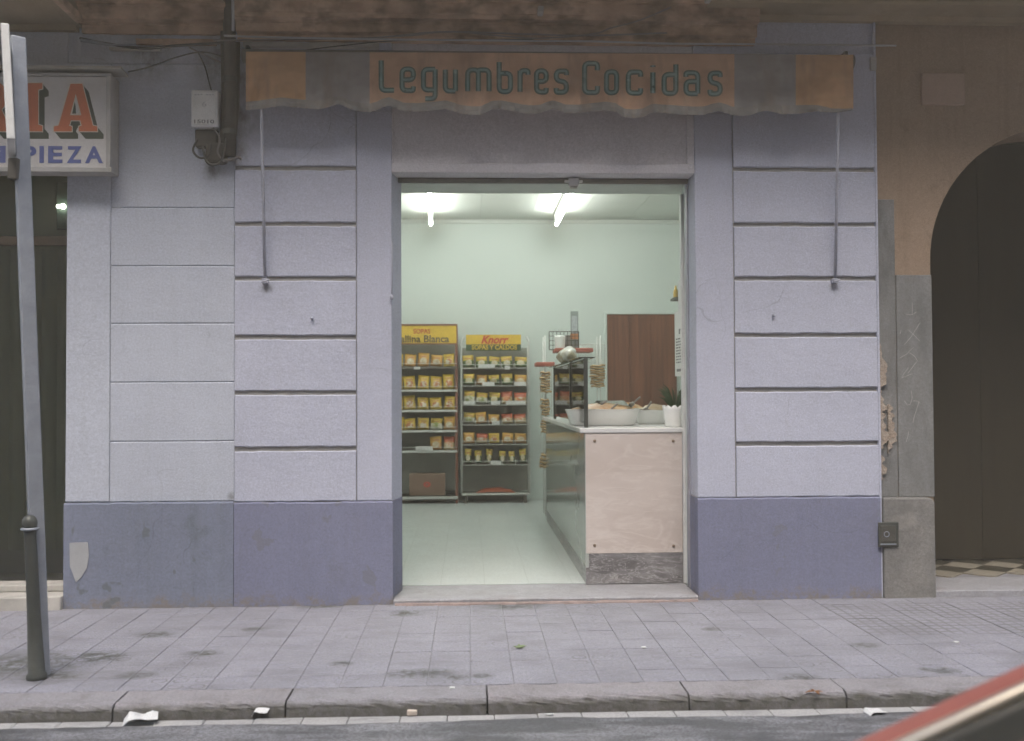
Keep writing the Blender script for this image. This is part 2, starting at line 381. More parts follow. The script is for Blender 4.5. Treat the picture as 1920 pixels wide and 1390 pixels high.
def asphalt():
    t = NT('asphalt'); p = t.pos()
    col = t.mix(t.ramp(t.noise(3.0, 6, 0.65, t.scalevec(p, 0.8, 2.5, 1)), 0.42, 0.60), (0.10, 0.105, 0.11), (0.25, 0.255, 0.27))
    col = t.mix(t.ramp(t.noise(75, 4, 0.8, p), 0.42, 0.60, 0, 0.75), col, (0.05, 0.05, 0.055))
    t.col(col); t.bump(t.noise(110, 4, 0.7, p), 0.6, 0.006)
    return t.set(0.6, 0, 0.4)
M['asphalt'] = asphalt()

KB = PZ(960, 1283, 0.0).y            # back of the kerb
KF = PZ(960, 1309, 0.0).y            # front
GZ = -0.066                          # gutter level
road = MB()
edge = []
x = -25.0
while x < 25:
    edge.append((x, KF - 0.105 + 0.03 * pnoise(Vector((x * 1.1, 0, 0))) + 0.02 * pnoise(Vector((x * 4, 2, 0))) + random.uniform(-0.006, 0.006))); x += 0.08 if -5 < x < 6 else 1.0
vs = []; fs = []
for (ex, ey) in edge: vs += [(ex, ey, GZ + 0.006), (ex, ey - 0.25, GZ + 0.012), (ex, ey - 20, GZ + 0.012), (ex, ey + 0.002, GZ - 0.03)]
for i in range(len(edge) - 1):
    a = i * 4; b = a + 4; fs += [(a, a+1, b+1, b), (a+1, a+2, b+2, b+1), (a+3, a, b, b+3)]
road.add(vs, fs); ro_ = road.build('road', M['asphalt'], None, smooth=False); tag(ro_, 'dark grey worn asphalt road in front of the kerb', 'road', kind='structure')

pave = MB().box(-25, 25, KB + 0.002, 0.30, -0.12, -0.0045).build('pavement', M['joint']); tag(pave, 'grey pavement of square patterned tiles in front of the shop', 'pavement', kind='structure')
rows = int(round(-KB / TILE))
yoff = KB + rows * TILE
tb = MB(); g_ = 0.0013; h = TILE / 2 - g_
tb.add([(-h,-h,-0.012),(h,-h,-0.012),(h,h,-0.012),(-h,h,-0.012),(-h,-h,-0.002),(h,-h,-0.002),(h,h,-0.002),(-h,h,-0.002),(-h+.003,-h+.003,0),(h-.003,-h+.003,0),(h-.003,h-.003,0),(-h+.003,h-.003,0)],
       [(8,9,10,11)] + [(i, (i+1) % 4, (i+1) % 4 + 4, i+4) for i in range(4)] + [(i+4, (i+1) % 4 + 4, (i+1) % 4 + 8, i+8) for i in range(4)])
tme = bpy.data.meshes.new('paving_tile'); tme.from_pydata(tb.v, [], tb.f); tme.materials.append(M['tile'])
tme2 = tme.copy(); tme2.materials.clear(); tme2.materials.append(M['tile_grid'])
cells = []
for r_ in range(rows + 1):
    for c_ in range(-40, 45):
        cx = c_ * TILE - 0.1; cy = KB + 0.004 + (r_ + 0.5) * TILE
        if cy - 0.1 > 0.02: continue
        q = Vector((cx, cy, 0)) - CAM; dep = q.dot(fwd); u = PCX + FPX * q.dot(right) / dep
        cells.append((0 if -30 < u < 1950 else 1, dep, cx, cy))
cells.sort()
rest = MB(); rest2 = MB()
for i, (vis, dep, cx, cy) in enumerate(cells):
    grid = cx > 2.15 and -0.95 < cy < -0.25
    dz = random.uniform(-0.0018, 0.0012); rot = (random.uniform(-.006, .006), random.uniform(-.006, .006), random.uniform(-.004, .004))
    if vis == 0 and i < 300:
        shared('paving_tile', tme2 if grid else tme, (cx, cy, dz), pave, rot)
    else:
        (rest2 if grid else rest).add([(v[0] + cx, v[1] + cy, v[2] + dz) for v in tb.v], tb.f)
ro2 = rest.build('paving_tiles', M['tile'], pave); ro2['kind'] = 'stuff'
ro3 = rest2.build('grid_tiles', M['tile_grid'], pave); ro3['kind'] = 'stuff'

kerb = MB().box(-25, 25, KF + 0.03, KB - 0.004, -0.25, -0.13).build('kerb', M['joint']); tag(kerb, 'rounded grey granite kerb between pavement and gutter', 'kerb', kind='structure')
kj = [PZ(u, 1300, 0).x for u in (-420, -75, 237, 545, 913, 1290, 1590, 1930, 2250)]
kj = [-5.2] + kj + [kj[-1] + 0.85]
for a, b in zip(kj[:-1], kj[1:]):
    prof = [(KB - 0.003, -0.14), (KB - 0.003, -0.006), (KB - 0.008, 0.0)]
    rr = 0.035
    for k in range(7):
        q = math.pi/2 * k / 6
        prof.append((KF + rr - rr * math.sin(q), -rr + rr * math.cos(q) + 0.001))
    prof += [(KF - 0.008, -0.14)]
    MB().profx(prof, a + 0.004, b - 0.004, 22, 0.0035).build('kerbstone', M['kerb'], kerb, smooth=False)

gut = MB().box(-25, 25, KF - 0.32, KF + 0.06, -0.25, GZ - 0.028).build('gutter', M['joint']); tag(gut, 'pale flat gutter stones running along the kerb', 'gutter', kind='structure')
gx = -4.2
while gx < 5.2:
    L = random.uniform(0.185, 0.225)
    MB().box(gx + 0.0015, gx + L - 0.0015, KF - 0.19, KF - 0.010, GZ - 0.03, GZ + random.uniform(-0.003, 0.002)).build('gutter_stone', M['gutter'], gut, bevel=0.003, segs=1)
    gx += L

# ------------------------------------------------------------------ shop building
F = 0.006           # backing wall plane behind the raised panels
ZT = 4.05
def jag_panel(x0, x1, z0, z1, y0, y1, jit=0.0025, n=14):
    """a plaster course with slightly uneven upper and lower edges"""
    vs = []; fs = []
    e0 = [z0 + random.uniform(-jit, jit) for _ in range(n+1)]; e1 = [z1 + random.uniform(-jit, jit) for _ in range(n+1)]
    for i in range(n+1):
        x = x0 + (x1 - x0) * i / n
        vs += [(x, y1, e0[i]), (x, y0 + 0.005, e0[i]), (x, y0, e0[i] + 0.006), (x, y0, e1[i] - 0.006), (x, y0 + 0.005, e1[i]), (x, y1, e1[i])]
    for i in range(n):
        a = i*6; b = a+6
        for k in range(5): fs.append((a+k, a+k+1, b+k+1, b+k))
    fs.append((0,1,2,3,4,5)); fs.append(tuple(n*6+k for k in (5,4,3,2,1,0)))
    return MB().add(vs, fs)

xl0, xl1 = X(440), X(668)                  # left rusticated bay
xo0, xo1 = X(735), X(1306)                 # door opening at the street face
xr0, xr1 = X(1378), X(1645)                # right rusticated bay
z_open = Z(324)                             # head of opening
z_dado = Z(938)
shop = thing('shop_building', ((xo0 + xo1)/2, 0, 0), 'lavender-grey painted shop front with grooved wall panels and open lit doorway', 'building')
# backing walls
MB().box(xl0, xo0 - 0.001, F, 0.30, 0, ZT).box(xo1 + 0.001, xr1, F, 0.30, 0, ZT).box(xo0 - 0.001, xo1 + 0.001, 0.06, 0.30, z_open + 0.06, ZT).build('wall', M['groove'], shop)
# pilasters beside the door
for a, b in ((xl1 + 0.002, xo0), (xo1, xr0 - 0.002)):
    MB().box(a, b, 0.0, 0.29, z_dado + 0.002, Z(210)).box(a, b, 0.004, 0.29, Z(210), ZT - 0.02).build('pilaster', M['wall'], shop, bevel=0.006)
# courses
lg = [Z(v, 0, 550) for v in (316, 421, 523, 633, 737, 842)]
rg = [Z(v, 0, 1510) for v in (319, 422, 523, 629, 731, 832)]
gh = 0.0135
for (x0, x1, gs, y0) in ((xl0, xl1, lg, -0.010), (xr0, xr1, rg, -0.012)):
    zs = [Z(95)] + gs + [z_dado]
    for i in range(len(zs) - 1):
        jag_panel(x0 + 0.002, x1 - 0.002, zs[i+1] + (gh if i < len(zs)-2 else 0.003), zs[i] - (gh if i else 0), y0, F + 0.02).build('panel', M['wall'], shop)
    MB().box(x0, x1, 0.004, F + 0.02, Z(95) + 0.002, ZT - 0.03).build('wall_panel', M['wall'], shop)
# raised border strips beside the right bay
MB().box(xr1 - 0.004, xr1 + 0.012, -0.018, 0.1, 0.0, ZT - 0.05).build('edge_strip', M['wall'], shop, bevel=0.004)
# dado
def dado(x0, x1, mat, parent, y=-0.022, zt=None):
    n = 26; vs = []; fs = []
    zt = zt or z_dado
    for i in range(n+1):
        x = x0 + (x1-x0)*i/n; t_ = zt + random.uniform(-0.003, 0.003); b_ = -0.012
        yy = y + random.uniform(-0.0015, 0.0015)
        vs += [(x, 0.05, b_), (x, yy - random.uniform(0, 0.006), b_), (x, yy, 0.08), (x, yy, t_ - 0.008), (x, yy + 0.010, t_), (x, 0.05, t_)]
    for i in range(n):
        a = i*6; b = a+6
        for k in range(5): fs.append((a+k, a+k+1, b+k+1, b+k))
    fs.append((0,1,2,3,4,5)); fs.append(tuple(n*6+k for k in (5,4,3,2,1,0)))
    return MB().add(vs, fs).build('dado', mat, parent)
dado(xl0 + 0.002, xo0 + 0.004, M['dado'], shop); dado(xo1 - 0.004, xr1, M['dado'], shop)
MB().add([(xo0 + 0.0015, 0.0, z9) for z9 in (0.037, z_dado)] + [(X(753, 0.262) + 0.003, 0.255, z9) for z9 in (0.037, z_dado)] + [(xo0 - 0.002, 0.255, z9) for z9 in (0.037, z_dado)], [(0,2,3,1),(2,4,5,3),(4,0,1,5),(0,4,2),(1,3,5)]).build('dado', M['dado'], shop)
MB().box(xo1 - 0.006, xo1 + 0.03, 0.052, 0.29, 0, z_dado).build('dado', M['dado'], shop)
# lintel: recessed panel with flat frame
MB().box(xo0, xo1, 0.0, 0.28, z_open, Z(306)).build('lintel', M['lintel'], shop, bevel=0.006)
MB().box(xo0 + 0.004, xo1 - 0.004, 0.018, 0.28, Z(306) + 0.003, ZT - 0.04).build('lintel_panel', M['lintel'], shop)
MB().box(xo1 - 0.05, xo1 - 0.001, 0.004, 0.0175, Z(306) + 0.003, Z(212)).build('lintel_edge', M['lintel'], shop, bevel=0.004)
MB().box(xo0 + 0.001, xo0 + 0.012, 0.004, 0.0175, Z(306) + 0.003, Z(212)).build('lintel_edge', M['lintel'], shop, bevel=0.004)
# roller shutter, rolled up: its bottom slats show under the lintel
sh = MB()
zs_ = Z(345, 0.20)
for k in range(3):
    z0 = zs_ + k * 0.045
    sh.profx([(0.16, z0 + 0.002), (0.185, z0), (0.19, z0 + 0.04), (0.165, z0 + 0.043), (0.152, z0 + 0.022)], xo0 + 0.03, xo1 - 0.01)
sh.build('shutter', M['shutter'], shop)
x7 = X(753, 0.262)
MB().add([(xo0 - 0.002, 0.012, z9) for z9 in (0.036, z_open - 0.001)] + [(x7, 0.262, z9) for z9 in (0.036, z_open - 0.001)] + [(xo0 - 0.002, 0.262, z9) for z9 in (0.036, z_open - 0.001)], [(0,2,3,1),(2,4,5,3),(4,0,1,5),(0,4,2),(1,3,5)]).build('splayed_jamb', M['wall'], shop)
MB().box(xo1 - 0.010, xo1 + 0.004, 0.20, 0.262, 0.036, z_open - 0.001).build('shutter_rail', M['alu'], shop, bevel=0.003)
MB().box(xo0 - 0.3, xo1 + 0.3, 0.30, 0.62, Z(345, 0.3), Z(345, 0.3) + 0.5).build('shutter_box', plain('shutter_box_paint', (0.55, 0.60, 0.56), 0.6), shop)
# threshold step and its worn mortar
n_ = 30; vs = []; fs = []
xt0, xt1 = X(738, -0.03, 1115), X(1308, -0.03, 1115)
MB().profx([(-0.045, -0.01), (-0.048, 0.026), (-0.040, 0.034), (0.40, 0.036), (0.40, -0.01)], xt0, xt1, 20, 0.0012).build('threshold', M['threshold'], shop)
MB().profx([(-0.072, -0.01), (-0.066, 0.008), (-0.049, 0.014), (-0.049, -0.01)], xt0 + 0.01, xt1 - 0.004, 50, 0.003).build('step_mortar', M['red_plaster'], shop)
# cornice mouldings above the shop
def cornice(x0, x1, dz, dy=0.0):
    zb = Z(82) + dz
    prof = [(0.03, zb), (-0.03, zb), (-0.032, zb + 0.035), (-0.075, zb + 0.040), (-0.078, zb + 0.092), (-0.088, zb + 0.096), (-0.090, zb + 0.104), (-0.135, zb + 0.110), (-0.14, zb + 0.135), (-0.150, zb + 0.138), (-0.155, zb + 0.205),
            (-0.168, zb + 0.208), (-0.170, zb + 0.218), (-0.235, zb + 0.226), (-0.24, zb + 0.275), (-0.27, zb + 0.29), (-0.27, zb + 0.36), (0.03, zb + 0.40)]
    return MB().profx(prof, x0, x1, 60, 0.0035).build('cornice', M['stone'], shop)
cornice(X(446), X(1420), 0.0)
# small fittings of the shop front
hk = X(735, 0.0, 558); hz = Z(558, 0, 735)
MB().tube([(hk, 0.002, hz + 0.36), (hk + 0.004, -0.012, hz + 0.2), (hk, -0.014, hz + 0.02)], 0.003, 6).lathe([(0.0, -0.02), (0.011, -0.015), (0.013, 0), (0.009, 0.014), (0.0, 0.02)], (hk, -0.018, hz), 10).build('wall_hook', M['rod'], shop, smooth=True)
for (u, v) in ((585, 597), (1450, 592)):
    c = P(u, v, -0.012)
    MB().tube([c + Vector((0, 0.03, 0)), c + Vector((0, -0.02, 0)), c + Vector((-0.003, -0.03, -0.004))], [0.009, 0.008, 0.004], 8).build('wall_bolt', M['rod'], shop, smooth=True)
c = P(1637, 120, -0.02); MB().box(c.x - 0.02, c.x + 0.02, -0.03, 0.0, c.z - 0.045, c.z + 0.045).build('plate', M['sign_frame'], shop, bevel=0.004)
# room behind
RX0, RX1, RY0, RY1 = -2.3, 2.76, 0.30, 5.8
RF, RC = 0.04, Z(412, 5.8)
M['room'] = mottled('pale_green_wall', (0.67, 0.735, 0.70), (0.64, 0.705, 0.67), scale=1.5, rough=0.6, bump=0.08, grain=0.05)
M['ceil'] = mottled('ceiling_board', (0.62, 0.66, 0.62), (0.59, 0.63, 0.59), scale=1.5, rough=0.7, bump=0.05, grain=0.05)
def floor_mat():
    t = NT('terrazzo_floor'); p = t.pos(); s = t.sep(p)
    col = t.mix(t.ramp(t.noise(90, 3, 0.7, p), 0.45, 0.62), (0.60, 0.645, 0.635), (0.45, 0.49, 0.485))
    col = t.mix(t.ramp(t.noise(1.8, 6, 0.7, p), 0.4, 0.7, 0, 0.4), col, (0.42, 0.45, 0.42))
    def cell(o): return t.math('ABSOLUTE', t.math('SUBTRACT', t.math('FRACT', t.math('DIVIDE', t.math('ADD', o, 50), 0.30)), 0.5))
    g = t.ramp(t.math('MAXIMUM', cell(s[0]), cell(s[1])), 0.490, 0.497)
    col = t.mix(t.math('MULTIPLY', g, 0.45), col, (0.25, 0.27, 0.25))
    t.col(col); t.bump(t.noise(5, 4, 0.5, p), 0.05, 0.01)
    return t.set(0.32, 0, 0.4)
M['floor'] = floor_mat()
MB().box(RX0, RX1, 0.405, RY1, -0.02, RF).build('room_floor', M['floor'], shop)
rw = MB().box(RX0, RX1, RY1, RY1 + 0.1, 0, RC + 0.1).box(RX0 - 0.1, RX0, 0.30, RY1, 0, RC + 0.1).box(RX1, RX1 + 0.08, 0.30, RY1, 0, RC + 0.1).box(RX0, xo0 - 0.002, 0.30, 0.40, 0, RC + 0.1).box(xo1 + 0.002, RX1, 0.30, 0.40, 0, RC + 0.1).box(RX0, RX1, 0.30, 0.398, z_open + 0.3, RC + 0.1).build('room_wall', M['room'], shop)
cl = MB().box(RX0, RX1, 0.30, RY1, RC + 0.02, RC + 0.12).build('room_ceiling', M['groove'], shop)
xs = RX0
k = 0
while xs < RX1 - 0.05:
    x2 = min(xs + 0.61, RX1)
    ys = 0.62
    while ys < RY1 - 0.05:
        y2 = min(ys + 1.22, RY1)
        MB().box(xs + 0.0015, x2 - 0.0015, ys + 0.0015, y2 - 0.0015, RC, RC + 0.018).build('ceiling_panel', M['ceil'], cl)
        ys = y2
    xs = x2
MB().box(RX0, RX1, RY1 - 0.03, RY1 - 0.001, RC - 0.05, RC - 0.002).build('ceiling_trim', M['ceil'], shop, bevel=0.006)
MB().box(RX0, 0.7, RY1 - 0.014, RY1 - 0.001, RF, RF + 0.09).build('skirting', mottled('skirting', (0.36, 0.38, 0.36)), shop)
# white door jamb strip just inside, right
dj0, dj1 = X(1278, 0.36), X(1289.5, 0.36)
MB().box(dj0, dj1, 0.345, 0.385, 0.038, 2.70).build('door_jamb', M['whitepaint'], shop, bevel=0.004)

# fluorescent lamps
M['tube'] = None
t = NT('lit_tube'); t.col((0.9, 0.95, 0.9)); t.b.inputs['Emission Color'].default_value = (0.975, 1.0, 0.94, 1); t.b.inputs['Emission Strength'].default_value = TUBE_POWER; M['tube'] = t.set(0.4)
def lamp(u0, v0, xe, label):
    zc = RC - 0.15
    e = P(u0, v0, 5.30); x1 = e.x; y1 = 5.30
    L_ = 4.2
    dx = (xe - x1) * 2.8
    th = thing('fluorescent_lamp', (x1 + dx/2, y1 - L_/2, RC), label, 'lamp', 'fluorescent tubes on the shop ceiling')
    d = Vector((dx, -L_, 0)).normalized(); s_ = d.cross(Vector((0, 0, 1)))
    c = Vector((x1, y1, 0)) + d * (L_/2)
    MB().obox((c.x, c.y, RC - 0.028), d * (L_/2), s_ * 0.026, (0, 0, 0.026)).build('fixture', M['whitepaint'], th, bevel=0.008)
    a = Vector((x1, y1, zc)); b = a + d * L_
    mid = a.lerp(b, 0.5)
    MB().tube([a + d*0.05, mid - d*0.05], 0.019, 14).build('tube', M['tube'], th, smooth=True)
    MB().tube([mid + d*0.05, b - d*0.05], 0.019, 14).build('tube', M['tube'], th, smooth=True)  # front tube out of view, added to light the counter from the door side
    for q, sg in ((a, 1), (mid, 1), (mid, -1), (b, -1)):
        MB().obox(q + d * 0.025 * sg + Vector((0, 0, 0.048)), d * 0.020, s_ * 0.018, (0, 0, 0.07)).build('end_cap', M['whitepaint'], th, bevel=0.006)
lamp(808, 414, X(806, 3.8, 360), 'lit fluorescent tube, unseen front tube added, on the shop ceiling above the yellow racks, left one')
lamp(1043, 411, X(1066, 3.8, 360), 'lit fluorescent tube, unseen front tube added, on the shop ceiling above the counter, right one')

# ------------------------------------------------------------------ neighbouring shop on the left
nb = thing('neighbour_shop', (X(60), 0, 0), 'grey-white painted pier and dark glazed shop window at left edge', 'building')
xp0, xp1, xp2 = X(124), X(207), xl0
MB().box(xp0, xp2 - 0.001, F, 0.36, 0, ZT).build('wall', M['wall2'], nb)
MB().box(xp0, xp1 - 0.002, -0.006, 0.35, Z(942, 0, 160) + 0.002, Z(125)).build('pilaster', M['wall2'], nb, bevel=0.006)
zsn = [Z(125)] + [Z(v, 0, 320) for v in (390, 499, 607, 717, 828)] + [Z(942, 0, 300)]
for i in range(len(zsn) - 1):
    jag_panel(xp1 + 0.001, xp2 - 0.003, zsn[i+1] + (0.0012 if i < 5 else 0.003), zsn[i] - 0.0012, 0.0, F + 0.02, 0.0008).build('panel', M['wall2'], nb)
MB().box(xp0, xp2 - 0.003, 0.003, F + 0.02, Z(125) + 0.002, ZT - 0.03).build('wall_panel', M['wall2'], nb)
dado(xp0 - 0.003, xp2 - 0.002, M['dado2'], nb, -0.020, Z(942, 0, 300))
pp = [(370, 335), (467, 332), (473, 400), (462, 470), (430, 520), (405, 545), (385, 490), (372, 460)]
MB().prism([(X(a/2.836, -0.022, 900 + b/2.836), Z(900 + b/2.836, -0.022, a/2.836)) for a, b in pp], -0.0245, -0.015).build('bare_patch', mottled('bare_plaster', (0.42, 0.43, 0.44)), nb)
# cornice over the pier
def cornice2():
    zb = Z(72); x0, x1 = X(152), X(428)
    prof = [(0.03, zb), (-0.02, zb), (-0.022, zb + 0.05), (-0.034, zb + 0.053), (-0.036, zb + 0.064), (-0.085, zb + 0.070), (-0.09, zb + 0.145), (-0.104, zb + 0.148), (-0.106, zb + 0.16), (-0.175, zb + 0.168), (-0.18, zb + 0.23), (-0.2, zb + 0.24), (-0.21, zb + 0.34), (0.03, zb + 0.38)]
    MB().profx(prof, x0, x1, 30, 0.003).build('cornice', M['stone'], nb)
cornice2()
# window
gx0 = -5.2
t = NT('clear_pane')
tr = t.n('ShaderNodeBsdfTransparent'); tr.inputs[0].default_value = (0.90, 0.94, 0.91, 1)
gl = t.n('ShaderNodeBsdfGlossy'); gl.inputs['Roughness'].default_value = 0.03
fr = t.n('ShaderNodeFresnel'); fr.inputs[0].default_value = 1.5
mx = t.n('ShaderNodeMixShader'); t.l(fr.outputs[0], mx.inputs[0]); t.l(tr.outputs[0], mx.inputs[1]); t.l(gl.outputs[0], mx.inputs[2])
t.l(mx.outputs[0], [q for q in t.t.nodes if q.type == 'OUTPUT_MATERIAL'][0].inputs[0]); M['glass'] = t.m
M['wood_dark'] = mottled('dark_brown_wood', (0.22, 0.17, 0.12), (0.16, 0.125, 0.09), scale=5, rough=0.6, stretch=(1, 1, 8))
M['nroom'] = mottled('dim_shop_wall', (0.50, 0.50, 0.37), (0.40, 0.405, 0.31), scale=1.4)
wy = 0.26
MB().box(gx0, xp0 + 0.02, wy, wy + 0.008, Z(1078, wy), 3.1).build('window_pane', M['glass'], nb)
MB().box(gx0, xp0 - 0.001, wy - 0.03, wy + 0.03, Z(462, wy) , Z(446, wy)).build('transom', M['wood_dark'], nb, bevel=0.004)
MB().box(xp0 - 0.035, xp0 - 0.001, wy - 0.03, wy + 0.03, Z(1078, wy), Z(462, wy) - 0.001).build('window_frame', M['wood_dark'], nb, bevel=0.004)
MB().box(gx0, xp0 - 0.002, -0.06, 0.40, -0.01, 0.085).box(gx0, xp0 - 0.002, 0.10, 0.40, 0.085, Z(1078, wy)).build('sill', M['sill'], nb, bevel=0.008)
MB().box(gx0, xp0, 1.0, 1.1, 0, 3.4).box(xp0 + 0.02, xp0 + 0.1, 0.36, 1.1, 0, 3.4).box(gx0 - 0.1, gx0, 0.3, 1.1, 0, 3.4).box(gx0, xp0 + 0.1, 0.40, 1.1, 3.3, 3.4).box(gx0, xp0 + 0.1, 0.40, 1.1, 0.0, 0.05).build('room_wall', M['nroom'], nb)
random.seed(21)
for k in range(16):      # dim folds of a drawn curtain behind the pane
    xk = xp0 - 0.05 - k * 0.11
    vs = []; n9 = 8
    for i9 in range(n9 + 1):
        q9 = math.pi * i9 / n9; vs.append((xk - 0.11 * i9 / n9, 0.80 - 0.035 * math.sin(q9) - random.uniform(0, .006)))
    nn9 = len(vs); v3 = [(a9, b9, 0.25) for a9, b9 in vs] + [(a9, b9, Z(470, 0.8)) for a9, b9 in vs]
    MB().add(v3, [(i9, i9+1, i9+1+nn9, i9+nn9) for i9 in range(nn9-1)]).build('curtain_fold', M['nroom'], nb, smooth=True)
random.seed(7)
MB().box(gx0, xp0 - 0.001, 0.0, 0.40, 3.1, ZT).build('wall_head', M['wall2'], nb)
# lit bulbs seen through the window
c = P(116, 387, 0.9)
bl = thing('wall_lamp', (c.x, 0.9, c.z), 'two small lit bulbs inside the dark window, beside the grey pier', 'lamp')
t = NT('lit_bulb'); t.col((1, 1, 0.95)); t.b.inputs['Emission Color'].default_value = (0.95, 1, 0.85, 1); t.b.inputs['Emission Strength'].default_value = 5; mb_ = t.set(0.4)
MB().box(c.x - 0.05, c.x + 0.06, 0.93, 0.96, c.z - 0.16, c.z + 0.18).build('backplate', plain('lamp_back', (0.10, 0.13, 0.11), 0.5), bl)
for dx, r_ in ((-0.028, 0.014), (0.006, 0.02)):
    MB().lathe([(0.001, -r_)] + [(r_ * math.sin(q), -r_ * math.cos(q)) for q in (0.5, 1.0, 1.57, 2.1, 2.6)] + [(0.001, r_)], (c.x + dx, 0.905, c.z), 12).build('bulb', mb_, bl, smooth=True)
num = ['first', 'second', 'third', 'fourth', 'fifth', 'sixth', 'seventh', 'eighth', 'ninth']
# shop sign of the neighbour
sg = thing('shop_sign', (X(90), -0.1, Z(320)), 'white box sign with orange shadowed capitals over blue capitals, top left', 'sign')
sy = -0.16
sx1 = X(207, sy, 230); sz0, sz1 = Z(322, sy, 120), Z(138, sy, 120); sx0 = X(-330, sy, 230)
MB().box(sx0, sx1, sy + 0.012, -0.002, sz0 + 0.004, sz1).build('box', M['sign_frame'], sg, bevel=0.006)
MB().box(sx0 + 0.02, sx1 - 0.028, sy + 0.004, sy + 0.02, sz0 + 0.028, sz1 - 0.02).build('face', M['sign_white'], sg)
MB().box(sx0, sx1 + 0.012, sy - 0.012, sy + 0.03, sz0 - 0.004, sz0 + 0.026).box(sx1 - 0.026, sx1 + 0.002, sy - 0.006, sy + 0.03, sz0 + 0.027, sz1 - 0.016).box(sx0, sx1 + 0.002, sy - 0.006, sy + 0.03, sz1 - 0.015, sz1 + 0.004).build('frame', M['sign_frame'], sg, bevel=0.004)
zc_ = Z(131, sy, 160)
MB().add([(X(72, sy), sy - 0.04, zc_ - 0.008), (X(228, sy), sy - 0.04, zc_ - 0.004), (X(238, -0.002), -0.002, zc_ + 0.005), (sx0, -0.002, zc_ + 0.005), (sx0, sy - 0.04, zc_ - 0.008),
          (X(72, sy), sy - 0.04, zc_ + 0.010), (X(228, sy), sy - 0.04, zc_ + 0.012), (X(238, -0.002), -0.002, zc_ + 0.022), (sx0, -0.002, zc_ + 0.022), (sx0, sy - 0.04, zc_ + 0.010)],
         [(0,1,2,3,4),(5,9,8,7,6),(0,5,6,1),(1,6,7,2),(2,7,8,3),(3,8,9,4),(4,9,5,0)]).build('cover_board', M['sill'], sg)
def crop1(x, y, Y): return P(x/3.84, y/3.84, Y)
LA = [(508,605),(592,605),(668,905),(700,912),(700,947),(568,947),(568,912),(588,906),(578,868),(510,868),(498,906),(517,912),(517,947),(388,947),(388,912),(422,904)]
LI = [(130,600),(305,600),(305,640),(275,648),(275,898),(305,908),(305,947),(130,947),(130,908),(165,898),(165,648),(130,640)]
LR = [(-230,600),(0,600),(45,635),(52,735),(12,792),(60,903),(78,910),(78,947),(-20,947),(-70,812),(-120,812),(-120,905),(-95,912),(-95,947),(-230,947),(-230,912),(-205,905),(-205,645),(-230,640)]
fy = sy + 0.0035
def flat(polys, Y, dx=0, dy=0):
    mb = MB()
    for pl in polys:
        b = [crop1(x + dx, y + dy, Y) for x, y in pl]
        mb.add(b, [tuple(range(len(b)))])
    return mb
shd = MB()
for k in range(12):
    q = flat([LA, LI, LR], fy - 0.0002 * k, 46 * (11 - k) / 11.0, 54 * (11 - k) / 11.0); shd.add(q.v, q.f)
shd.build('letter_shadow', M['sign_green'], sg)
def ribbon2d(pts, wd, closed=False):
    n = len(pts); L, Rr = [], []
    for i in range(n):
        a = Vector(pts[(i-1) % n]) if (closed or i > 0) else Vector(pts[i]); b = Vector(pts[(i+1) % n]) if (closed or i < n-1) else Vector(pts[i])
        p = Vector(pts[i])
        d1 = (p - a); d2 = (b - p)
        d1 = d1.normalized() if d1.length > 1e-6 else d2.normalized(); d2 = d2.normalized() if d2.length > 1e-6 else d1
        t_ = (d1 + d2); t_ = t_.normalized() if t_.length > 1e-4 else d1
        nn = Vector((-t_.y, t_.x)); k = 1.0 / max(0.5, abs(nn.dot(Vector((-d1.y, d1.x)))))
        L.append(p + nn * wd/2 * k); Rr.append(p - nn * wd/2 * k)
    return L, Rr
def ribbon(mb, pts, wd, f3, closed=False):
    L, Rr = ribbon2d(pts, wd, closed); n = len(pts)
    vs = [f3(p.x, p.y) for p in L] + [f3(p.x, p.y) for p in Rr]
    fs = [(i, (i+1) % n, (i+1) % n + n, i + n) for i in range(n if closed else n-1)]
    mb.add(vs, fs)
ol = MB()
for pl in (LA, LI, LR): ribbon(ol, pl, 13, lambda x, y: crop1(x, y, fy - 0.003), True)
ribbon(ol, [(545,690),(578,825),(512,825)], 12, lambda x, y: crop1(x, y, fy - 0.0042), True)
ol.build('letter_outline', M['sign_cream'], sg)
flat([LA, LI, LR], fy - 0.0036).build('lettering', M['sign_orange'], sg)
flat([[(545,690),(578,825),(512,825)]], fy - 0.0038).build('letter_counter', M['sign_white'], sg)
flat([[(538,735),(545,770),(548,823),(512,823)]], fy - 0.0040).build('letter_counter_shadow', M['sign_green'], sg)

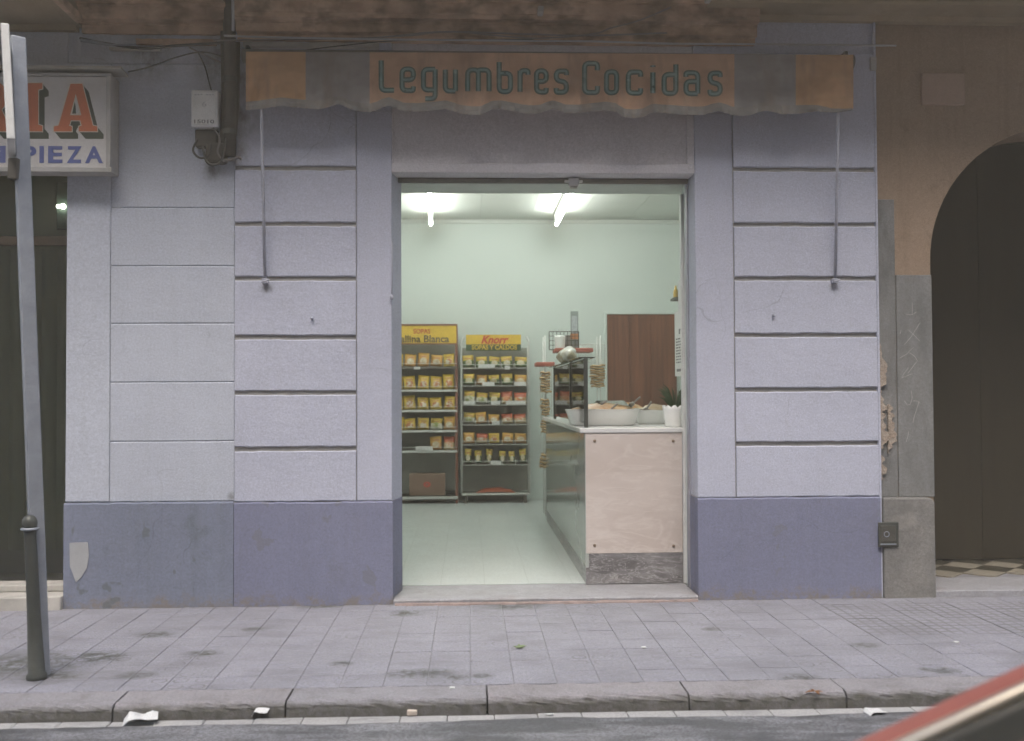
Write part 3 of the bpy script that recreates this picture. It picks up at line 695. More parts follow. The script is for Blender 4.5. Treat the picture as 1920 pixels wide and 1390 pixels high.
def text_mesh(name, body, mat, parent, loc, height, width=None, bold=0.0, shear=0.0, normal='-Y', thick=0.0008, align='CENTER', space=1.0):
    cu = bpy.data.curves.new(name, 'FONT'); cu.body = body; cu.size = 1.0; cu.offset = bold; cu.shear = shear; cu.extrude = 0.0; cu.space_character = space; cu.resolution_u = 3
    ob = bpy.data.objects.new('tmp_text', cu); C.objects.link(ob)
    dg = bpy.context.evaluated_depsgraph_get(); dg.update()
    me = bpy.data.meshes.new_from_object(ob.evaluated_get(dg))
    bpy.data.objects.remove(ob); bpy.data.curves.remove(cu)
    xs_ = [v.co.x for v in me.vertices]; ys_ = [v.co.y for v in me.vertices]
    x0, x1, y0, y1 = min(xs_), max(xs_), min(ys_), max(ys_)
    sy_ = height / (y1 - y0); sx_ = (width / (x1 - x0)) if width else sy_
    o_ = org(parent); loc = Vector(loc)
    for v in me.vertices:
        a = (v.co.x - (x0 + x1)/2) * sx_; b = (v.co.y - y0) * sy_
        if normal == '-Y': p = Vector((a, 0, b))
        else: p = Vector((0, -a, b)) if normal == '-X' else Vector((a, b, 0))
        v.co = loc + p - o_
    me.name = name; me.materials.append(mat)
    o = bpy.data.objects.new(name, me); C.objects.link(o)
    if parent: o.parent = parent
    ORG[o.name] = o_
    return o
zb = P(100, 1175/3.84, fy).z
lw = [('L', -262, -170), ('I', -150, -112), ('M', -92, 20), ('P', 200, 262), ('I', 283, 316), ('E', 345, 450), ('Z', 480, 588), ('A', 612, 742)]
lw[0:4] = [('L', -330, -240), ('I', -218, -180), ('M', -150, 40), ('P', 160, 262)]
for ch, a, b in lw:
    pa, pb = crop1(a, 1175, fy - 0.002), crop1(b, 1175, fy - 0.002)
    text_mesh('lettering', ch, M['sign_blue'], sg, ((pa.x + pb.x)/2, fy - 0.002, zb), 122/3.84 / 302, pb.x - pa.x, bold=0.035)

# ------------------------------------------------------------------ arched doorway on the right
ad = thing('arched_doorway', (X(1900), 0, 0), 'brown plastered wall with dark arched entrance and worn grey stone jamb', 'building')
ay = 0.03
ax0 = xr1 + 0.013; ax1 = 6.2
acx, acz, ar = X(1992, ay, 489), Z(489, ay, 1900), (X(1992, ay, 489) - X(1744, ay, 489))
arc = [(acx + ar * math.cos(q), acz + ar * math.sin(q)) for q in [math.pi * k / 40 for k in range(41)]]
pts = [(ax0, 0), ]
poly = [(ax0, 0.0), (acx - ar, 0.0)] + list(reversed(arc)) + [(acx + ar, 0.0), (ax1, 0.0), (ax1, ZT), (ax0, ZT)]
MB().prism(poly, ay, 0.42).build('wall', M['brownwall'], ad)
# stone facing of the jamb and its base block
jz0, jz1 = Z(932, ay, 1700), Z(516, ay, 1700)
MB().box(X(1681, ay), acx - ar + 0.003, ay - 0.012, 0.41, jz0, jz1).build('jamb_stone', M['greystone'], ad, bevel=0.005)
MB().box(ax0 + 0.004, X(1681, ay) - 0.001, ay - 0.004, 0.2, jz0, jz1 + 0.5).build('jamb_strip', M['greystone'], ad, bevel=0.004)
bx0, bx1 = xr1 + 0.014, X(1754, -0.03, 1030)
bp = [(bx0, -0.01), (bx1, -0.01), (bx1, jz0 - 0.045)] + [(bx1 - 0.045 + 0.045 * math.cos(q), jz0 - 0.045 + 0.045 * math.sin(q)) for q in (0.3, 0.6, 0.9, 1.2)] + [(bx1 - 0.045, jz0), (bx0, jz0)]
MB().prism(bp, -0.035, 0.40).build('jamb_base', M['basestone'], ad, bevel=0.01)
# strip between shop edge and stone, with plaster broken away
def ragged(x0, x1, za, zb_, n=60):
    l = []; r = []
    for i in range(n+1):
        z_ = za + (zb_ - za) * i / n
        wv = 0.45 + 0.35 * pnoise(Vector((z_ * 9, 3.1, x0))) + 0.45 * pnoise(Vector((z_ * 41, 7.7, x0)))
        e = min(1, 6 * min(i, n - i) / n)
        l.append((x0 + random.uniform(-.003, .003), z_)); r.append((x0 + (x1 - x0) * max(0.12, wv) * (0.3 + 0.7 * e) + random.uniform(-.004, .004), z_))
    return l + list(reversed(r))
MB().prism(list(reversed(ragged(ax0 - 0.012, X(1666, ay), Z(925, ay, 1660), Z(640, ay, 1660)))), ay - 0.030, ay).build('chipped_edge', M['chip'], ad)
MB().prism(list(reversed(ragged(X(1662, ay), X(1682, ay), Z(850, ay, 1660), Z(758, ay, 1660), 40))), ay - 0.017, ay).build('chipped_patch', M['chip'], ad)
# graffiti scratches
sc5 = lambda x, y: P(1600 + x/2.172, 480 + y/2.172, ay - 0.0135)
scr = MB()
for ln in [[(208,362),(235,330),(272,272)],[(222,300),(250,325),(270,347)],[(215,238),(240,240),(258,228)],[(240,190),(240,240)],[(190,415),(215,402),(245,372)],[(225,455),(205,480),(198,497),(215,490),(240,480)],
           [(258,430),(235,462),(222,478)],[(208,590),(220,608),(232,605),(240,578),(236,550)],[(268,590),(262,612),(248,655),(243,680)],[(225,715),(222,735),(216,757)],[(243,590),(262,592),(272,600)],[(195,300),(190,318)],[(228,395),(250,408),(262,430)]]:
    ribbon(scr, ln, 1.6, sc5)
scr.build('scratched_graffiti', M['chalk'], ad)
# passage
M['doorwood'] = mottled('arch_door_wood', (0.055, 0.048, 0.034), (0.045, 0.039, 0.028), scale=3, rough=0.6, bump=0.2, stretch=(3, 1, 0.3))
for s9 in (0, 1):
    xa9 = acx - ar + 0.004 if s9 == 0 else acx + 0.003; xb9 = acx - 0.001 if s9 == 0 else acx + ar - 0.004
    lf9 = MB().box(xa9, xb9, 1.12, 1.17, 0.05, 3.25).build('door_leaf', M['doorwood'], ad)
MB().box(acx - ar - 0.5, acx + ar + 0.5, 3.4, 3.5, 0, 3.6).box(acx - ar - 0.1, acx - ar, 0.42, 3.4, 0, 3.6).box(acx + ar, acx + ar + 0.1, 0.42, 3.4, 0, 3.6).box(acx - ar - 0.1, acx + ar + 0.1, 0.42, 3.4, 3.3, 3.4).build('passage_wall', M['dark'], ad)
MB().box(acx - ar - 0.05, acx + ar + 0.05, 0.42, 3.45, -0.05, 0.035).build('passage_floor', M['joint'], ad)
MB().box(bx1 - 0.002, acx + ar, -0.035, 0.42, -0.01, 0.042).build('doorstep', M['threshold'], ad, bevel=0.006)
mtl, mtd = mottled('pale_floor_tile', (0.34, 0.31, 0.25), rough=0.45), mottled('dark_floor_tile', (0.075, 0.07, 0.055), rough=0.45)
s2 = 0.155
dm = {}
for kk, mm in (('p', mtl), ('d', mtd)):
    me = bpy.data.meshes.new('floor_tile'); h_ = s2 - 0.0015
    me.from_pydata([(-h_,0,0),(0,-h_,0),(h_,0,0),(0,h_,0),(-h_,0,-.02),(0,-h_,-.02),(h_,0,-.02),(0,h_,-.02)], [], [(0,1,2,3),(0,4,5,1),(1,5,6,2),(2,6,7,3),(3,7,4,0)]); me.materials.append(mm); dm[kk] = me
for i in range(-1, 14):
    for j in range(0, 9):
        cx = acx - ar + i * s2; cy = 0.58 + j * s2
        if cx < acx - ar + s2*0.5 or cx > 4.9 or cy - s2 < 0.42 or cy > 1.15: continue
        if (i + j) % 2 == 0: shared('floor_tile', dm['p' if (j % 2 == 0) else 'd'], (cx, cy, 0.044), ad)
# plaque on the brown wall
pq = MB().box(X(1729, ay - .02, 170), X(1810, ay - .02, 170), ay - 0.022, ay + 0.01, Z(198, ay, 1770), Z(139, ay, 1770)).build('wall_plaque', mottled('tan_plaque', (0.42, 0.30, 0.235), (0.36, 0.26, 0.20), scale=5, rough=0.6), None, bevel=0.006)
tag(pq, 'blank tan rectangular plaque on brown wall above the archway', 'plaque')
# meter hatch on the base
c = P(1666, 1003, -0.04)
ht = thing('meter_hatch', (c.x, -0.036, c.z - 0.08), 'small dark metal hatch set in the grey stone jamb base', 'hatch')
hw, hh = 0.066, 0.08
MB().box(c.x - hw, c.x + hw, -0.046, -0.03, c.z - hh, c.z + hh).build('frame', M['iron'], ht, bevel=0.004)
MB().box(c.x - hw + 0.012, c.x + hw - 0.022, -0.051, -0.045, c.z - hh + 0.036, c.z + hh - 0.02).build('door', mottled('hatch_iron', (0.13, 0.125, 0.11), (0.08, 0.08, 0.07), scale=12, rough=0.5, metal=0.4), ht, bevel=0.003)
MB().tube([(c.x - 0.018 + 0.017*math.cos(q), -0.053, c.z + 0.005 + 0.017*math.sin(q)) for q in [k*0.524 for k in range(13)]], 0.003, 6).build('ring', M['galv'], ht)
MB().box(c.x - hw + 0.01, c.x + hw - 0.02, -0.053, -0.045, c.z - hh + 0.016, c.z - hh + 0.024).build('ledge', M['galv'], ht)

# ------------------------------------------------------------------ balconies above
def balcony(name, x0, x1, z, p, label):
    th = thing(name, ((x0 + x1)/2, 0, z), label, 'balcony', 'balconies above the shop')
    MB().profx([(0.03, z), (-p + 0.02, z), (-p, z + 0.012), (-p - 0.004, z + 0.05), (-p - 0.04, z + 0.075), (-p - 0.05, z + 0.16), (0.03, z + 0.16)], x0, x1, 40, 0.003).build('slab', M['slab'], th)
    MB().profx([(0.02, z - 0.03), (-0.04, z - 0.03), (-0.06, z - 0.001), (0.02, z - 0.001)], x0 + 0.02, x1 - 0.02).build('bed_mould', M['slab'], th)
    return th
bR = balcony('balcony', X(1322), 6.4, Z(33, 0, 1400), 0.27, 'pale-edged balcony slab over the arched doorway, top right')
bL = balcony('balcony', -5.6, X(151), Z(52, 0, 100), 0.85, 'deep dark balcony slab over the white box sign, top left')
# side edge mouldings seen as pale lines
c0 = X(151); z0 = Z(52, 0, 100)
MB().box(c0 - 0.002, c0 + 0.035, -0.85, -0.09, z0 - 0.006, z0 + 0.05).build('edge_moulding', M['stone'], bL, bevel=0.006)
c0 = X(1322); z0 = Z(33, 0, 1400)
MB().box(c0 - 0.03, c0 + 0.004, -0.27, -0.20, z0 + 0.006, z0 + 0.10).build('edge_moulding', M['sill'], bR, bevel=0.006)
ub = thing('unseen_upper_balcony', (0.3, 0, 4.15), 'wide unseen balcony just above the cornice, added to shade the facade', 'balcony', 'balconies above the shop')
MB().box(-5.6, 6.4, -1.15, 0.03, 4.06, 4.60).build('slab', M['slab'], ub, bevel=0.02)  # out of view; depth and height set to shade the upper facade
MB().box(-5.6, 6.4, 0.0, 0.3, 4.60, 7.5).build('wall', M['brownwall'], ub)
for k in range(60): 
    xk = -5.5 + k * 0.2; MB().tube([(xk, -1.08, 4.60), (xk, -1.08, 5.55)], 0.010, 6).build('rail_bar', M['iron'], ub)
MB().box(-5.6, 6.4, -1.1, -1.06, 5.55, 5.59).build('handrail', M['iron'], ub)

# ------------------------------------------------------------------ the other side of the narrow street
op = thing('opposite_building', (0, -9.6, 0), 'tall plain plastered house across the street', 'building')
M['opp'] = plaster('opposite_plaster', (0.40, 0.37, 0.33), (0.30, 0.27, 0.24))
MB().box(-16, 16, -10.2, -9.6, -0.1, 11.5).build('wall', M['opp'], op)
MB().box(-16, 16, -9.6, -8.3, -0.1, 0.0).build('pavement_strip', M['joint'], op)
for k in range(7):
    for j in range(3):
        xx = -13.2 + k * 4.2; zz = 1.0 + j * 3.5
        w_ = MB().box(xx, xx + 1.2, -9.602, -9.56, zz, zz + 2.1).build('window', M['wood_dark'], op)
        MB().box(xx - 0.1, xx + 1.3, -9.605, -9.50, zz - 0.12, zz - 0.002).build('window_sill', M['sill'], op)

# ------------------------------------------------------------------ awning
def AY(u, v):
    k = max(0.0, min(1.15, (v - 95) / 105.0))
    s_ = math.sin(u * 0.041) * 0.5 + math.sin(u * 0.067 + 1.3) * 0.5
    return -0.16 - 0.07 * k + 0.030 * k * k * s_ + 0.006 * math.sin(u * 0.21 + v * 0.05) * k * k + 0.010 * pnoise(Vector((u * 0.035, v * 0.06, 1.0))) * (0.4 + k) + 0.005 * pnoise(Vector((u * 0.11 + v * 0.05, v * 0.12, 4.0)))
bot = [(420 + x/3.2, y/3.2) for x, y in [(130,618),(200,612),(300,598),(340,592),(420,600),(480,606),(560,612),(610,605),(660,588),(690,581),(725,595),(760,612),(820,626),(870,630),(915,618),(950,600),(990,590),(1030,605),(1080,624),(1160,626),(1240,620),(1330,610),(1375,622),(1420,638),(1480,645),(1540,645),(1575,628),(1610,612),(1660,610),(1740,624),(1800,636)]]
bot += [(1000 + x/3.84, y/3.84) for x, y in [(0,768),(50,762),(100,742),(140,732),(190,745),(230,762),(330,762),(430,750),(520,741),(590,750),(630,775),(660,793),(720,797),(790,790),(830,768),(860,756),(940,762),(1000,766),(1080,772),(1150,776),(1230,775),(1290,755),(1340,746),(1390,760),(1430,777),(1500,782),(1560,778),(1620,755),(1670,744),(1730,755),(1800,772)]]
bot += [(1420 + x/3.84, y/3.84) for x, y in [(210,768),(290,766),(360,764),(430,765),(490,778),(540,790),(600,792),(660,790),(690,784)]]
def vb(u):
    for (a, b), (c_, d_) in zip(bot[:-1], bot[1:]):
        if a <= u <= c_:
            f = (u - a) / (c_ - a + 1e-9); f = f * f * (3 - 2 * f) * 0.5 + f * 0.5; return b + (d_ - b) * f
    return bot[0][1] if u < bot[0][0] else bot[-1][1]
aw = thing('awning', (X(1030), -0.25, Z(200)), 'faded orange and grey rolled-up awning lettered in teal over shop door', 'awning')
def VT(u): return 97 + (u - 460) / 1140 * 6
def fab(u, f): v = VT(u) + (vb(u) - VT(u)) * f; return P(u, v, AY(u, v))
def cloth(u0, u1, mat, name):
    n = max(6, int((u1 - u0) / 4)); mr = 16; vs = []; fs = []
    for i in range(n+1):
        u = u0 + (u1 - u0) * i / n
        for j in range(mr+1): vs.append(fab(u, j / mr))
    nv = len(vs)
    vs2 = [v + Vector((0, 0.004, 0)) for v in vs]
    for i in range(n):
        for j in range(mr):
            a = i*(mr+1)+j; b = a+mr+1; fs.append((a, a+1, b+1, b)); fs.append((a+nv, b+nv, b+1+nv, a+1+nv))
    return MB().add(vs + vs2, fs).build(name, mat, aw, smooth=True)
cloth(461, 573, M['orange2'], 'canvas'); cloth(573, 693, M['greycanvas'], 'canvas'); cloth(693, 1377, M['orange'], 'canvas'); cloth(1377, 1492, M['greycanvas'], 'canvas'); cloth(1492, 1600, M['orange2'], 'canvas')
# fringe
def strip(u0, u1, dv0, dv1, name, mat):
    n = int((u1-u0)/4); vs = []; fs = []
    for i in range(n+1):
        u = u0 + (u1-u0)*i/n; v = vb(u)
        yy = AY(u, v) - 0.007
        wv = 1.2 * math.sin(u * 0.9) * 0.5
        fade = 1.0 if u < 1500 else max(0.15, 1 - (u - 1500) / 110)
        a = P(u, v + dv0, yy); b = P(u, v + (dv0 + dv1)/2 * fade, yy - 0.005 + 0.0025*math.sin(u*1.57)); c_ = P(u, v + dv1 * fade + wv, yy + 0.002 + 0.0025*math.sin(u*1.57))
        vs += [a, b, c_]
    for i in range(n):
        a = i*3; fs += [(a, a+1, a+4, a+3), (a+1, a+2, a+5, a+4)]
    return MB().add(vs, fs).build(name, mat, aw)
strip(461, 1598, -2, 14, 'fringe', M['trim'])
# roller and brackets
za = Z(98, -0.2); 
MB().tube([(X(455, -0.1), -0.108, za - 0.01), (X(1606, -0.1), -0.108, za - 0.01)], 0.045, 14).build('roller', M['shutter'], aw, smooth=True)
for u in (457, 1604):
    xx = X(u, -0.2); MB().box(xx - 0.012, xx + 0.012, -0.12, 0.0, za - 0.06, za + 0.06).build('bracket', M['iron'], aw, bevel=0.006)
# arms folded down the wall
for (u0, v0, u1, v1) in ((490, 205, 497, 526), (1572, 200, 1566, 526)):
    a = P(u0, v0, -0.20); b = P(u1, v1, -0.035)
    MB().tube([a, a.lerp(b, 0.5) + Vector((0, 0.0, 0)), b], 0.010, 8).build('arm', M['rod'], aw, smooth=True)
    MB().box(b.x - 0.02, b.x + 0.016, -0.05, -0.008, b.z - 0.02, b.z + 0.012).tube([b + Vector((-0.02, -0.012, -0.012)), b + Vector((0.028, -0.012, 0.004))], 0.007, 8).build('arm_pivot', M['rod'], aw, bevel=0.003)
# lettering painted on the canvas
def rounded(pts, r, closed=False):
    out = []; n = len(pts)
    for i, p in enumerate(pts):
        p = Vector(p)
        if not closed and i in (0, n-1): out.append((p.x, p.y)); continue
        a = Vector(pts[i-1]); b = Vector(pts[(i+1) % n])
        da, db = (a - p), (b - p); k = min(r, da.length * 0.49, db.length * 0.49)
        s_, e_ = p + da.normalized() * k, p + db.normalized() * k
        for q in range(6):
            f = q / 5; pt = s_ * (1-f)**2 + p * 2*f*(1-f) + e_ * f*f; out.append((pt.x, pt.y))
    return out
xh = 0.72
GL = {'L': [[(0,1),(0,0),(1,0)]], 'e': [[(0.05,.36),(1,.36),(1,xh),(0,xh),(0,0),(1,0),(1,.14)]],
 'g': [[(1,xh),(0,xh),(0,.03),(1,.03)], [(1,xh),(1,-.27),(.15,-.27)]], 'u': [[(0,xh),(0,0),(1,0)], [(1,xh),(1,0)]],
 'm': [[(0,0),(0,xh),(.5,xh),(.5,0)], [(.5,.6),(.5,xh),(1,xh),(1,0)]], 'b': [[(0,1),(0,0),(1,0),(1,.62),(0,.62)]],
 'r': [[(0,0),(0,xh)], [(0,.5),(0.1,xh),(1,xh),(1,.58)]], 's': [[(1,.58),(1,xh),(0,xh),(0,.40),(1,.34),(1,0),(0,0),(0,.14)]],
 'C': [[(1,.76),(1,1),(0,1),(0,0),(1,0),(1,.22)]], 'o': ['c', [(0,0),(1,0),(1,xh),(0,xh)]], 'c': [[(1,.56),(1,xh),(0,xh),(0,0),(1,0),(1,.16)]],
 'i': [[(0,0),(0,xh)], [(0,.9),(0,.96)]], 'd': [[(1,1),(1,0),(0,0),(0,.65),(1,.65)]], 'a': [[(0,.58),(0,xh),(1,xh),(1,0)], [(1,.42),(0,.42),(0,0),(1,0)]]}
word = [('L',715,739),('e',754,775),('g',794,816),('u',835,854),('m',877,917),('b',936,957),('r',975,990),('e',1006,1024),('s',1043,1062),('C',1096,1120),('o',1137,1156),('c',1178,1201),('i',1224,1224.5),('d',1245,1267),('a',1286,1308),('s',1331,1350)]
def onfab(off):   # a hair in front of the canvas
    def f(u, v): return P(u, v, AY(u, v)) + Vector((0, -off, 0))
    return f
for ch, a, b in word:
    base = 170 + (a - 712) / 643 * 7
    cap = 56 - (a - 712) / 643 * 2
    st = GL[ch]; closed = st[0] == 'c'
    if closed: st = st[1:]
    dk, lt = MB(), MB()
    for s_ in st:
        pts_ = [(a + x * (b - a), base - y * cap) for x, y in s_]
        pts_ = rounded(pts_, 9, closed)
        # dense enough to follow the canvas
        dense = []
        nn = len(pts_)
        for i in range(nn if closed else nn - 1):
            p, q = Vector(pts_[i]), Vector(pts_[(i+1) % nn]); k = max(1, int((q-p).length / 4))
            for j in range(k): r_ = p.lerp(q, j/k); dense.append((r_.x, r_.y))
        if not closed: dense.append(pts_[-1])
        ribbon(dk, dense, 10.0, onfab(0.004), closed); ribbon(lt, dense, 4.2, onfab(0.0065), closed)
    d_ = dk.build('lettering', M['teal_dark'], aw); lt.build('letter_highlight', M['teal'], aw)

# ledge strip behind the awning; lit wall put into its pale colour
lz = Z(91)
MB().profx([(0.0, lz - 0.018), (-0.05, lz - 0.018), (-0.055, lz + 0.008), (0.0, lz + 0.022)], X(458), X(712), 20, 0.002).build('ledge', M['sill'], shop)

# ------------------------------------------------------------------ meter box, pipe, cables
c0 = P(358, 238, -0.11); c1 = P(409, 169, -0.11)
mt = thing('meter_box', ((c0.x + c1.x)/2, -0.05, c0.z), 'small white meter box with black digits on the grey wall', 'meter box')
MB().box(c0.x, c1.x, -0.112, -0.002, c0.z, c1.z).build('case', M['metergrey'], mt, bevel=0.012, segs=3)
MB().box(c0.x + 0.012, c1.x - 0.012, -0.117, -0.108, c0.z + 0.012, c1.z - 0.012).build('cover', M['whitepaint'], mt, bevel=0.004)
text_mesh('lettering', '15010', M['ink'], mt, ((c0.x + c1.x)/2, -0.1178, c0.z + 0.02), 0.024, 0.125, bold=0.02)
text_mesh('lettering', '6', plain('pale_ink', (0.42, 0.42, 0.42), 0.7), mt, ((c0.x + c1.x)/2, -0.1178, c0.z + 0.125), 0.034, 0.028)
mb = MB()
for k in range(7):
    if k == 3: continue
    xx = c0.x + 0.025 + k * 0.018; mb.box(xx, xx + 0.011, -0.1178, -0.116, c1.z - 0.036, c1.z - 0.029)
mb.build('small_print', plain('pale_ink2', (0.42, 0.42, 0.42), 0.7), mt)
# box of tangled conduit below
jb = thing('junction_box', ((c0.x + c1.x)/2, -0.04, c0.z - 0.2), 'dark grimy junction box and cable loops below the meter box', 'junction box')
a = P(386, 285, -0.05)
MB().box(P(366, 250, -.06).x, P(408, 250, -.06).x, -0.07, -0.002, P(380, 276, -.06).z, c0.z - 0.004).build('case', M['pipe'], jb, bevel=0.01)
MB().box(P(386, 290, -.06).x, P(424, 290, -.06).x, -0.08, -0.002, P(400, 306, -.06).z, P(400, 268, -.06).z).build('case', M['pipe'], jb, bevel=0.016)
def wire(name, pts, r, mat, label=None, cat='cable', parent=None, group=None, n=6):
    P3 = [P(*p) for p in pts]; out = []
    for i in range(len(P3) - 1):
        p0 = P3[max(i-1, 0)]; p1 = P3[i]; p2 = P3[i+1]; p3 = P3[min(i+2, len(P3)-1)]
        for k in range(8):
            t_ = k / 8
            out.append(0.5 * ((2*p1) + (p2-p0)*t_ + (2*p0-5*p1+4*p2-p3)*t_**2 + (-p0+3*p1-3*p2+p3)*t_**3))
    out.append(P3[-1])
    o = MB().tube(out, r, n).build(name, mat, parent, smooth=True)
    if label: tag(o, label, cat, group)
    return o
wire('cable_loop', [(370, 262, -.09), (362, 282, -.10), (374, 296, -.11), (390, 292, -.10), (396, 270, -.09)], 0.007, M['cable'], parent=jb)
wire('cable_loop', [(380, 276, -.09), (388, 304, -.11), (404, 309, -.11), (416, 298, -.10), (424, 260, -.09)], 0.008, M['cable'], parent=jb)
wire('cable_loop', [(400, 240, -.09), (412, 260, -.12), (408, 286, -.11), (420, 304, -.09)], 0.006, M['cable_grey'], parent=jb)
wire('cable_loop', [(414, 300, -.08), (432, 300, -.07), (446, 295, -.06), (453, 299, -.06)], 0.009, M['cable_grey'], parent=jb)
dp = thing('downpipe', (X(427), -0.06, Z(300)), 'dark grimy vertical pipe between grey pier and awning', 'pipe')
MB().tube([P(430, -60, -0.06), P(430, 60, -0.06), P(432, 120, -0.06), P(431, 292, -0.06)], 0.040, 14).build('pipe', M['pipe'], dp, smooth=True)
MB().tube([P(419, 60, -0.05), P(421, 180, -0.05), P(417, 296, -0.05)], 0.020, 10).tube([P(446, 80, -0.04), P(445, 200, -0.04), P(440, 250, -0.05)], 0.014, 8).build('conduit', M['pipe'], dp, smooth=True)
MB().tube([P(436, -30, -0.27), P(437, 40, -0.20), P(437, 58, -0.16)], 0.009, 8).build('pale_conduit', M['cable_pale'], dp, smooth=True)
for v in (150, 248):
    c = P(431, v, -0.06); MB().tube([c + Vector((0,0,-0.016)), c + Vector((0,0,0.016))], 0.046, 14).build('clamp', M['iron'], dp)
G = 'cables strung over the shop front'
wire('cable', [(420, 67, -.10), (500, 70, -.12), (720, 74, -.14), (1000, 77, -.14), (1120, 78, -.14), (1250, 82, -.12), (1400, 83, -.1), (1680, 86, -.03)], 0.0065, M['cable_pale'], 'long pale cable running just above the awning along its whole length', group=G)
wire('cable', [(400, 76, -.11), (560, 74, -.12), (700, 71, -.14), (830, 60, -.15), (980, 64, -.15), (1100, 67, -.15), (1250, 62, -.12)], 0.0055, M['cable_grey'], 'grey cable crossing the long pale cable above the awning, below the cornice', group=G)
wire('cable', [(735, 69, -.16), (780, 66, -.16), (850, 60, -.17), (1000, 72, -.17), (1110, 64, -.17), (1145, 53, -.17), (1200, 38, -.19), (1258, 14, -.24)], 0.0045, M['cable_grey'], 'thin grey cable rising to the cornice towards the right balcony', group=G)
wire('cable', [(560, 96, -.06), (640, 86, -.1), (760, 76, -.12), (1000, 74, -.13)], 0.004, M['cable'], 'thin black cable crossing the ledge painted pale as if lit behind the awning', group=G)
wire('cable', [(240, 135, -.05), (280, 126, -.06), (330, 108, -.07), (380, 98, -.07), (425, 110, -.08)], 0.005, M['cable'], 'black cable draped across the grey pier towards the downpipe', group=G)
wire('cable', [(150, 72, -.06), (200, 82, -.07), (270, 91, -.07), (330, 86, -.07), (420, 80, -.08)], 0.009, M['cable'], 'thick black cable under the left cornice', group=G)
wire('cable', [(372, 100, -.05), (384, 125, -.06), (391, 150, -.08), (397, 172, -.09)], 0.0045, M['cable'], 'short black cable dropping into the meter box', group=G)
wire('cable', [(355, 90, -.05), (385, 104, -.05), (420, 120, -.06)], 0.006, M['cable_grey'], 'short grey cable slanting beside the downpipe under the left cornice', group=G)
wire('pipe_sleeve', [(152, 76, -.10), (190, 81, -.10), (205, 84, -.10), (255, 84, -.10)], [0.012]*9 + [0.009]*8 + [0.006]*8, M['galv'], 'pale grey plastic pipe end under the left cornice', 'pipe', n=10)
nbz = Z(88, 0, 300)
MB().profx([(0.0, Z(97, 0, 250)), (-0.03, Z(97, 0, 250)), (-0.035, Z(93, 0, 250)), (0.0, Z(91, 0, 250))], X(205), X(300), 12, 0.002).build('ledge', M['sill'], nb)
MB().profx([(0.0, Z(86, 0, 300)), (-0.025, Z(86, 0, 300)), (-0.03, Z(76, 0, 300)), (0.0, Z(75, 0, 300))], X(255), X(405), 12, 0.003).build('moulding', M['stone'], nb)
for (u, v, yy) in ((1142, 55, -.19), (1113, 65, -.19)): pass
ins = thing('cable_clip', P(1014, 18, -0.26), 'small pale square clip on the cornice above the awning', 'clip')
c = P(1014, 18, -0.27); MB().box(c.x - 0.017, c.x + 0.017, -0.285, -0.20, c.z - 0.018, c.z + 0.018).build('body', M['sill'], ins, bevel=0.004)
# white sensor at the shutter
c = P(1075, 343, 0.14)
sn = thing('door_fitting', (c.x, 0.14, c.z), 'small white clamp fitting hanging at top of the open doorway', 'fitting')
MB().box(c.x - 0.034, c.x + 0.034, 0.10, 0.155, c.z - 0.028, c.z + 0.026).build('body', M['metergrey'], sn, bevel=0.008)
MB().box(c.x - 0.06, c.x + 0.06, 0.115, 0.135, c.z - 0.002, c.z + 0.014).build('wing', M['whitepaint'], sn, bevel=0.004)
MB().box(c.x - 0.024, c.x + 0.024, 0.105, 0.15, c.z - 0.038, c.z - 0.027).build('foot', M['sill'], sn, bevel=0.003)

# ------------------------------------------------------------------ sign post and bollard
b = PZ(79, 1266, 0.0)
ps = thing('sign_post', b, 'galvanised steel post with thin white sign seen edge-on, left', 'sign post')
top = P(33, 70, b.y)
ax = (top - b); axn = ax.normalized(); hw = 0.036
xs_ = Vector((0.80, 0.60, 0)); ys_ = Vector((-0.60, 0.80, 0))
MB().obox(b + ax/2, xs_ * 0.033, ys_ * 0.024, ax/2).build('post', M['galv'], ps, bevel=0.006)
tw, t2 = P(11, 85, b.y - 0.05), P(22, 290, b.y - 0.05)
cc = (tw + t2)/2; MB().obox(cc, (0.0175, 0.004, 0), (-0.128, 0.292, 0.0), (t2 - tw) * 0.5).build('sign_plate', M['whitepaint'], ps, bevel=0.006)
cb = P(28, 318, b.y - 0.03); MB().obox(cb, (0.022, 0, 0), (0, 0.03, 0), (0.002, 0, 0.05)).build('sign_clamp', M['pipe'], ps, bevel=0.004)
bb = PZ(69, 1273, 0.0)
bo = thing('bollard', bb, 'dark iron bollard with ringed round head beside the sign post', 'bollard')
tb_ = P(55, 966, bb.y); hB = tb_.z
lean = Vector((tb_.x - bb.x, 0, 0))
prof = [(0.046, -0.01), (0.046, 0.02), (0.038, 0.03), (0.030, 0.30), (0.027, hB - 0.10), (0.027, hB - 0.072)]
head = [(0.030, hB - 0.058), (0.034, hB - 0.045), (0.034, hB - 0.028), (0.028, hB - 0.012), (0.016, hB - 0.002), (0.001, hB)]
def leaned(prof_):
    q = MB().lathe(prof_, (0, 0, 0), 20); q.v = [(bb.x + v[0] + lean.x * v[2] / hB, bb.y + v[1], v[2]) for v in q.v]; return q
leaned(prof).build('shaft', M['iron'], bo, smooth=True)
leaned([(0.031, hB - 0.072), (0.040, hB - 0.070), (0.041, hB - 0.062), (0.030, hB - 0.058)]).build('ring', M['galv'], bo, smooth=True)
leaned(head).build('head', M['iron'], bo, smooth=True)

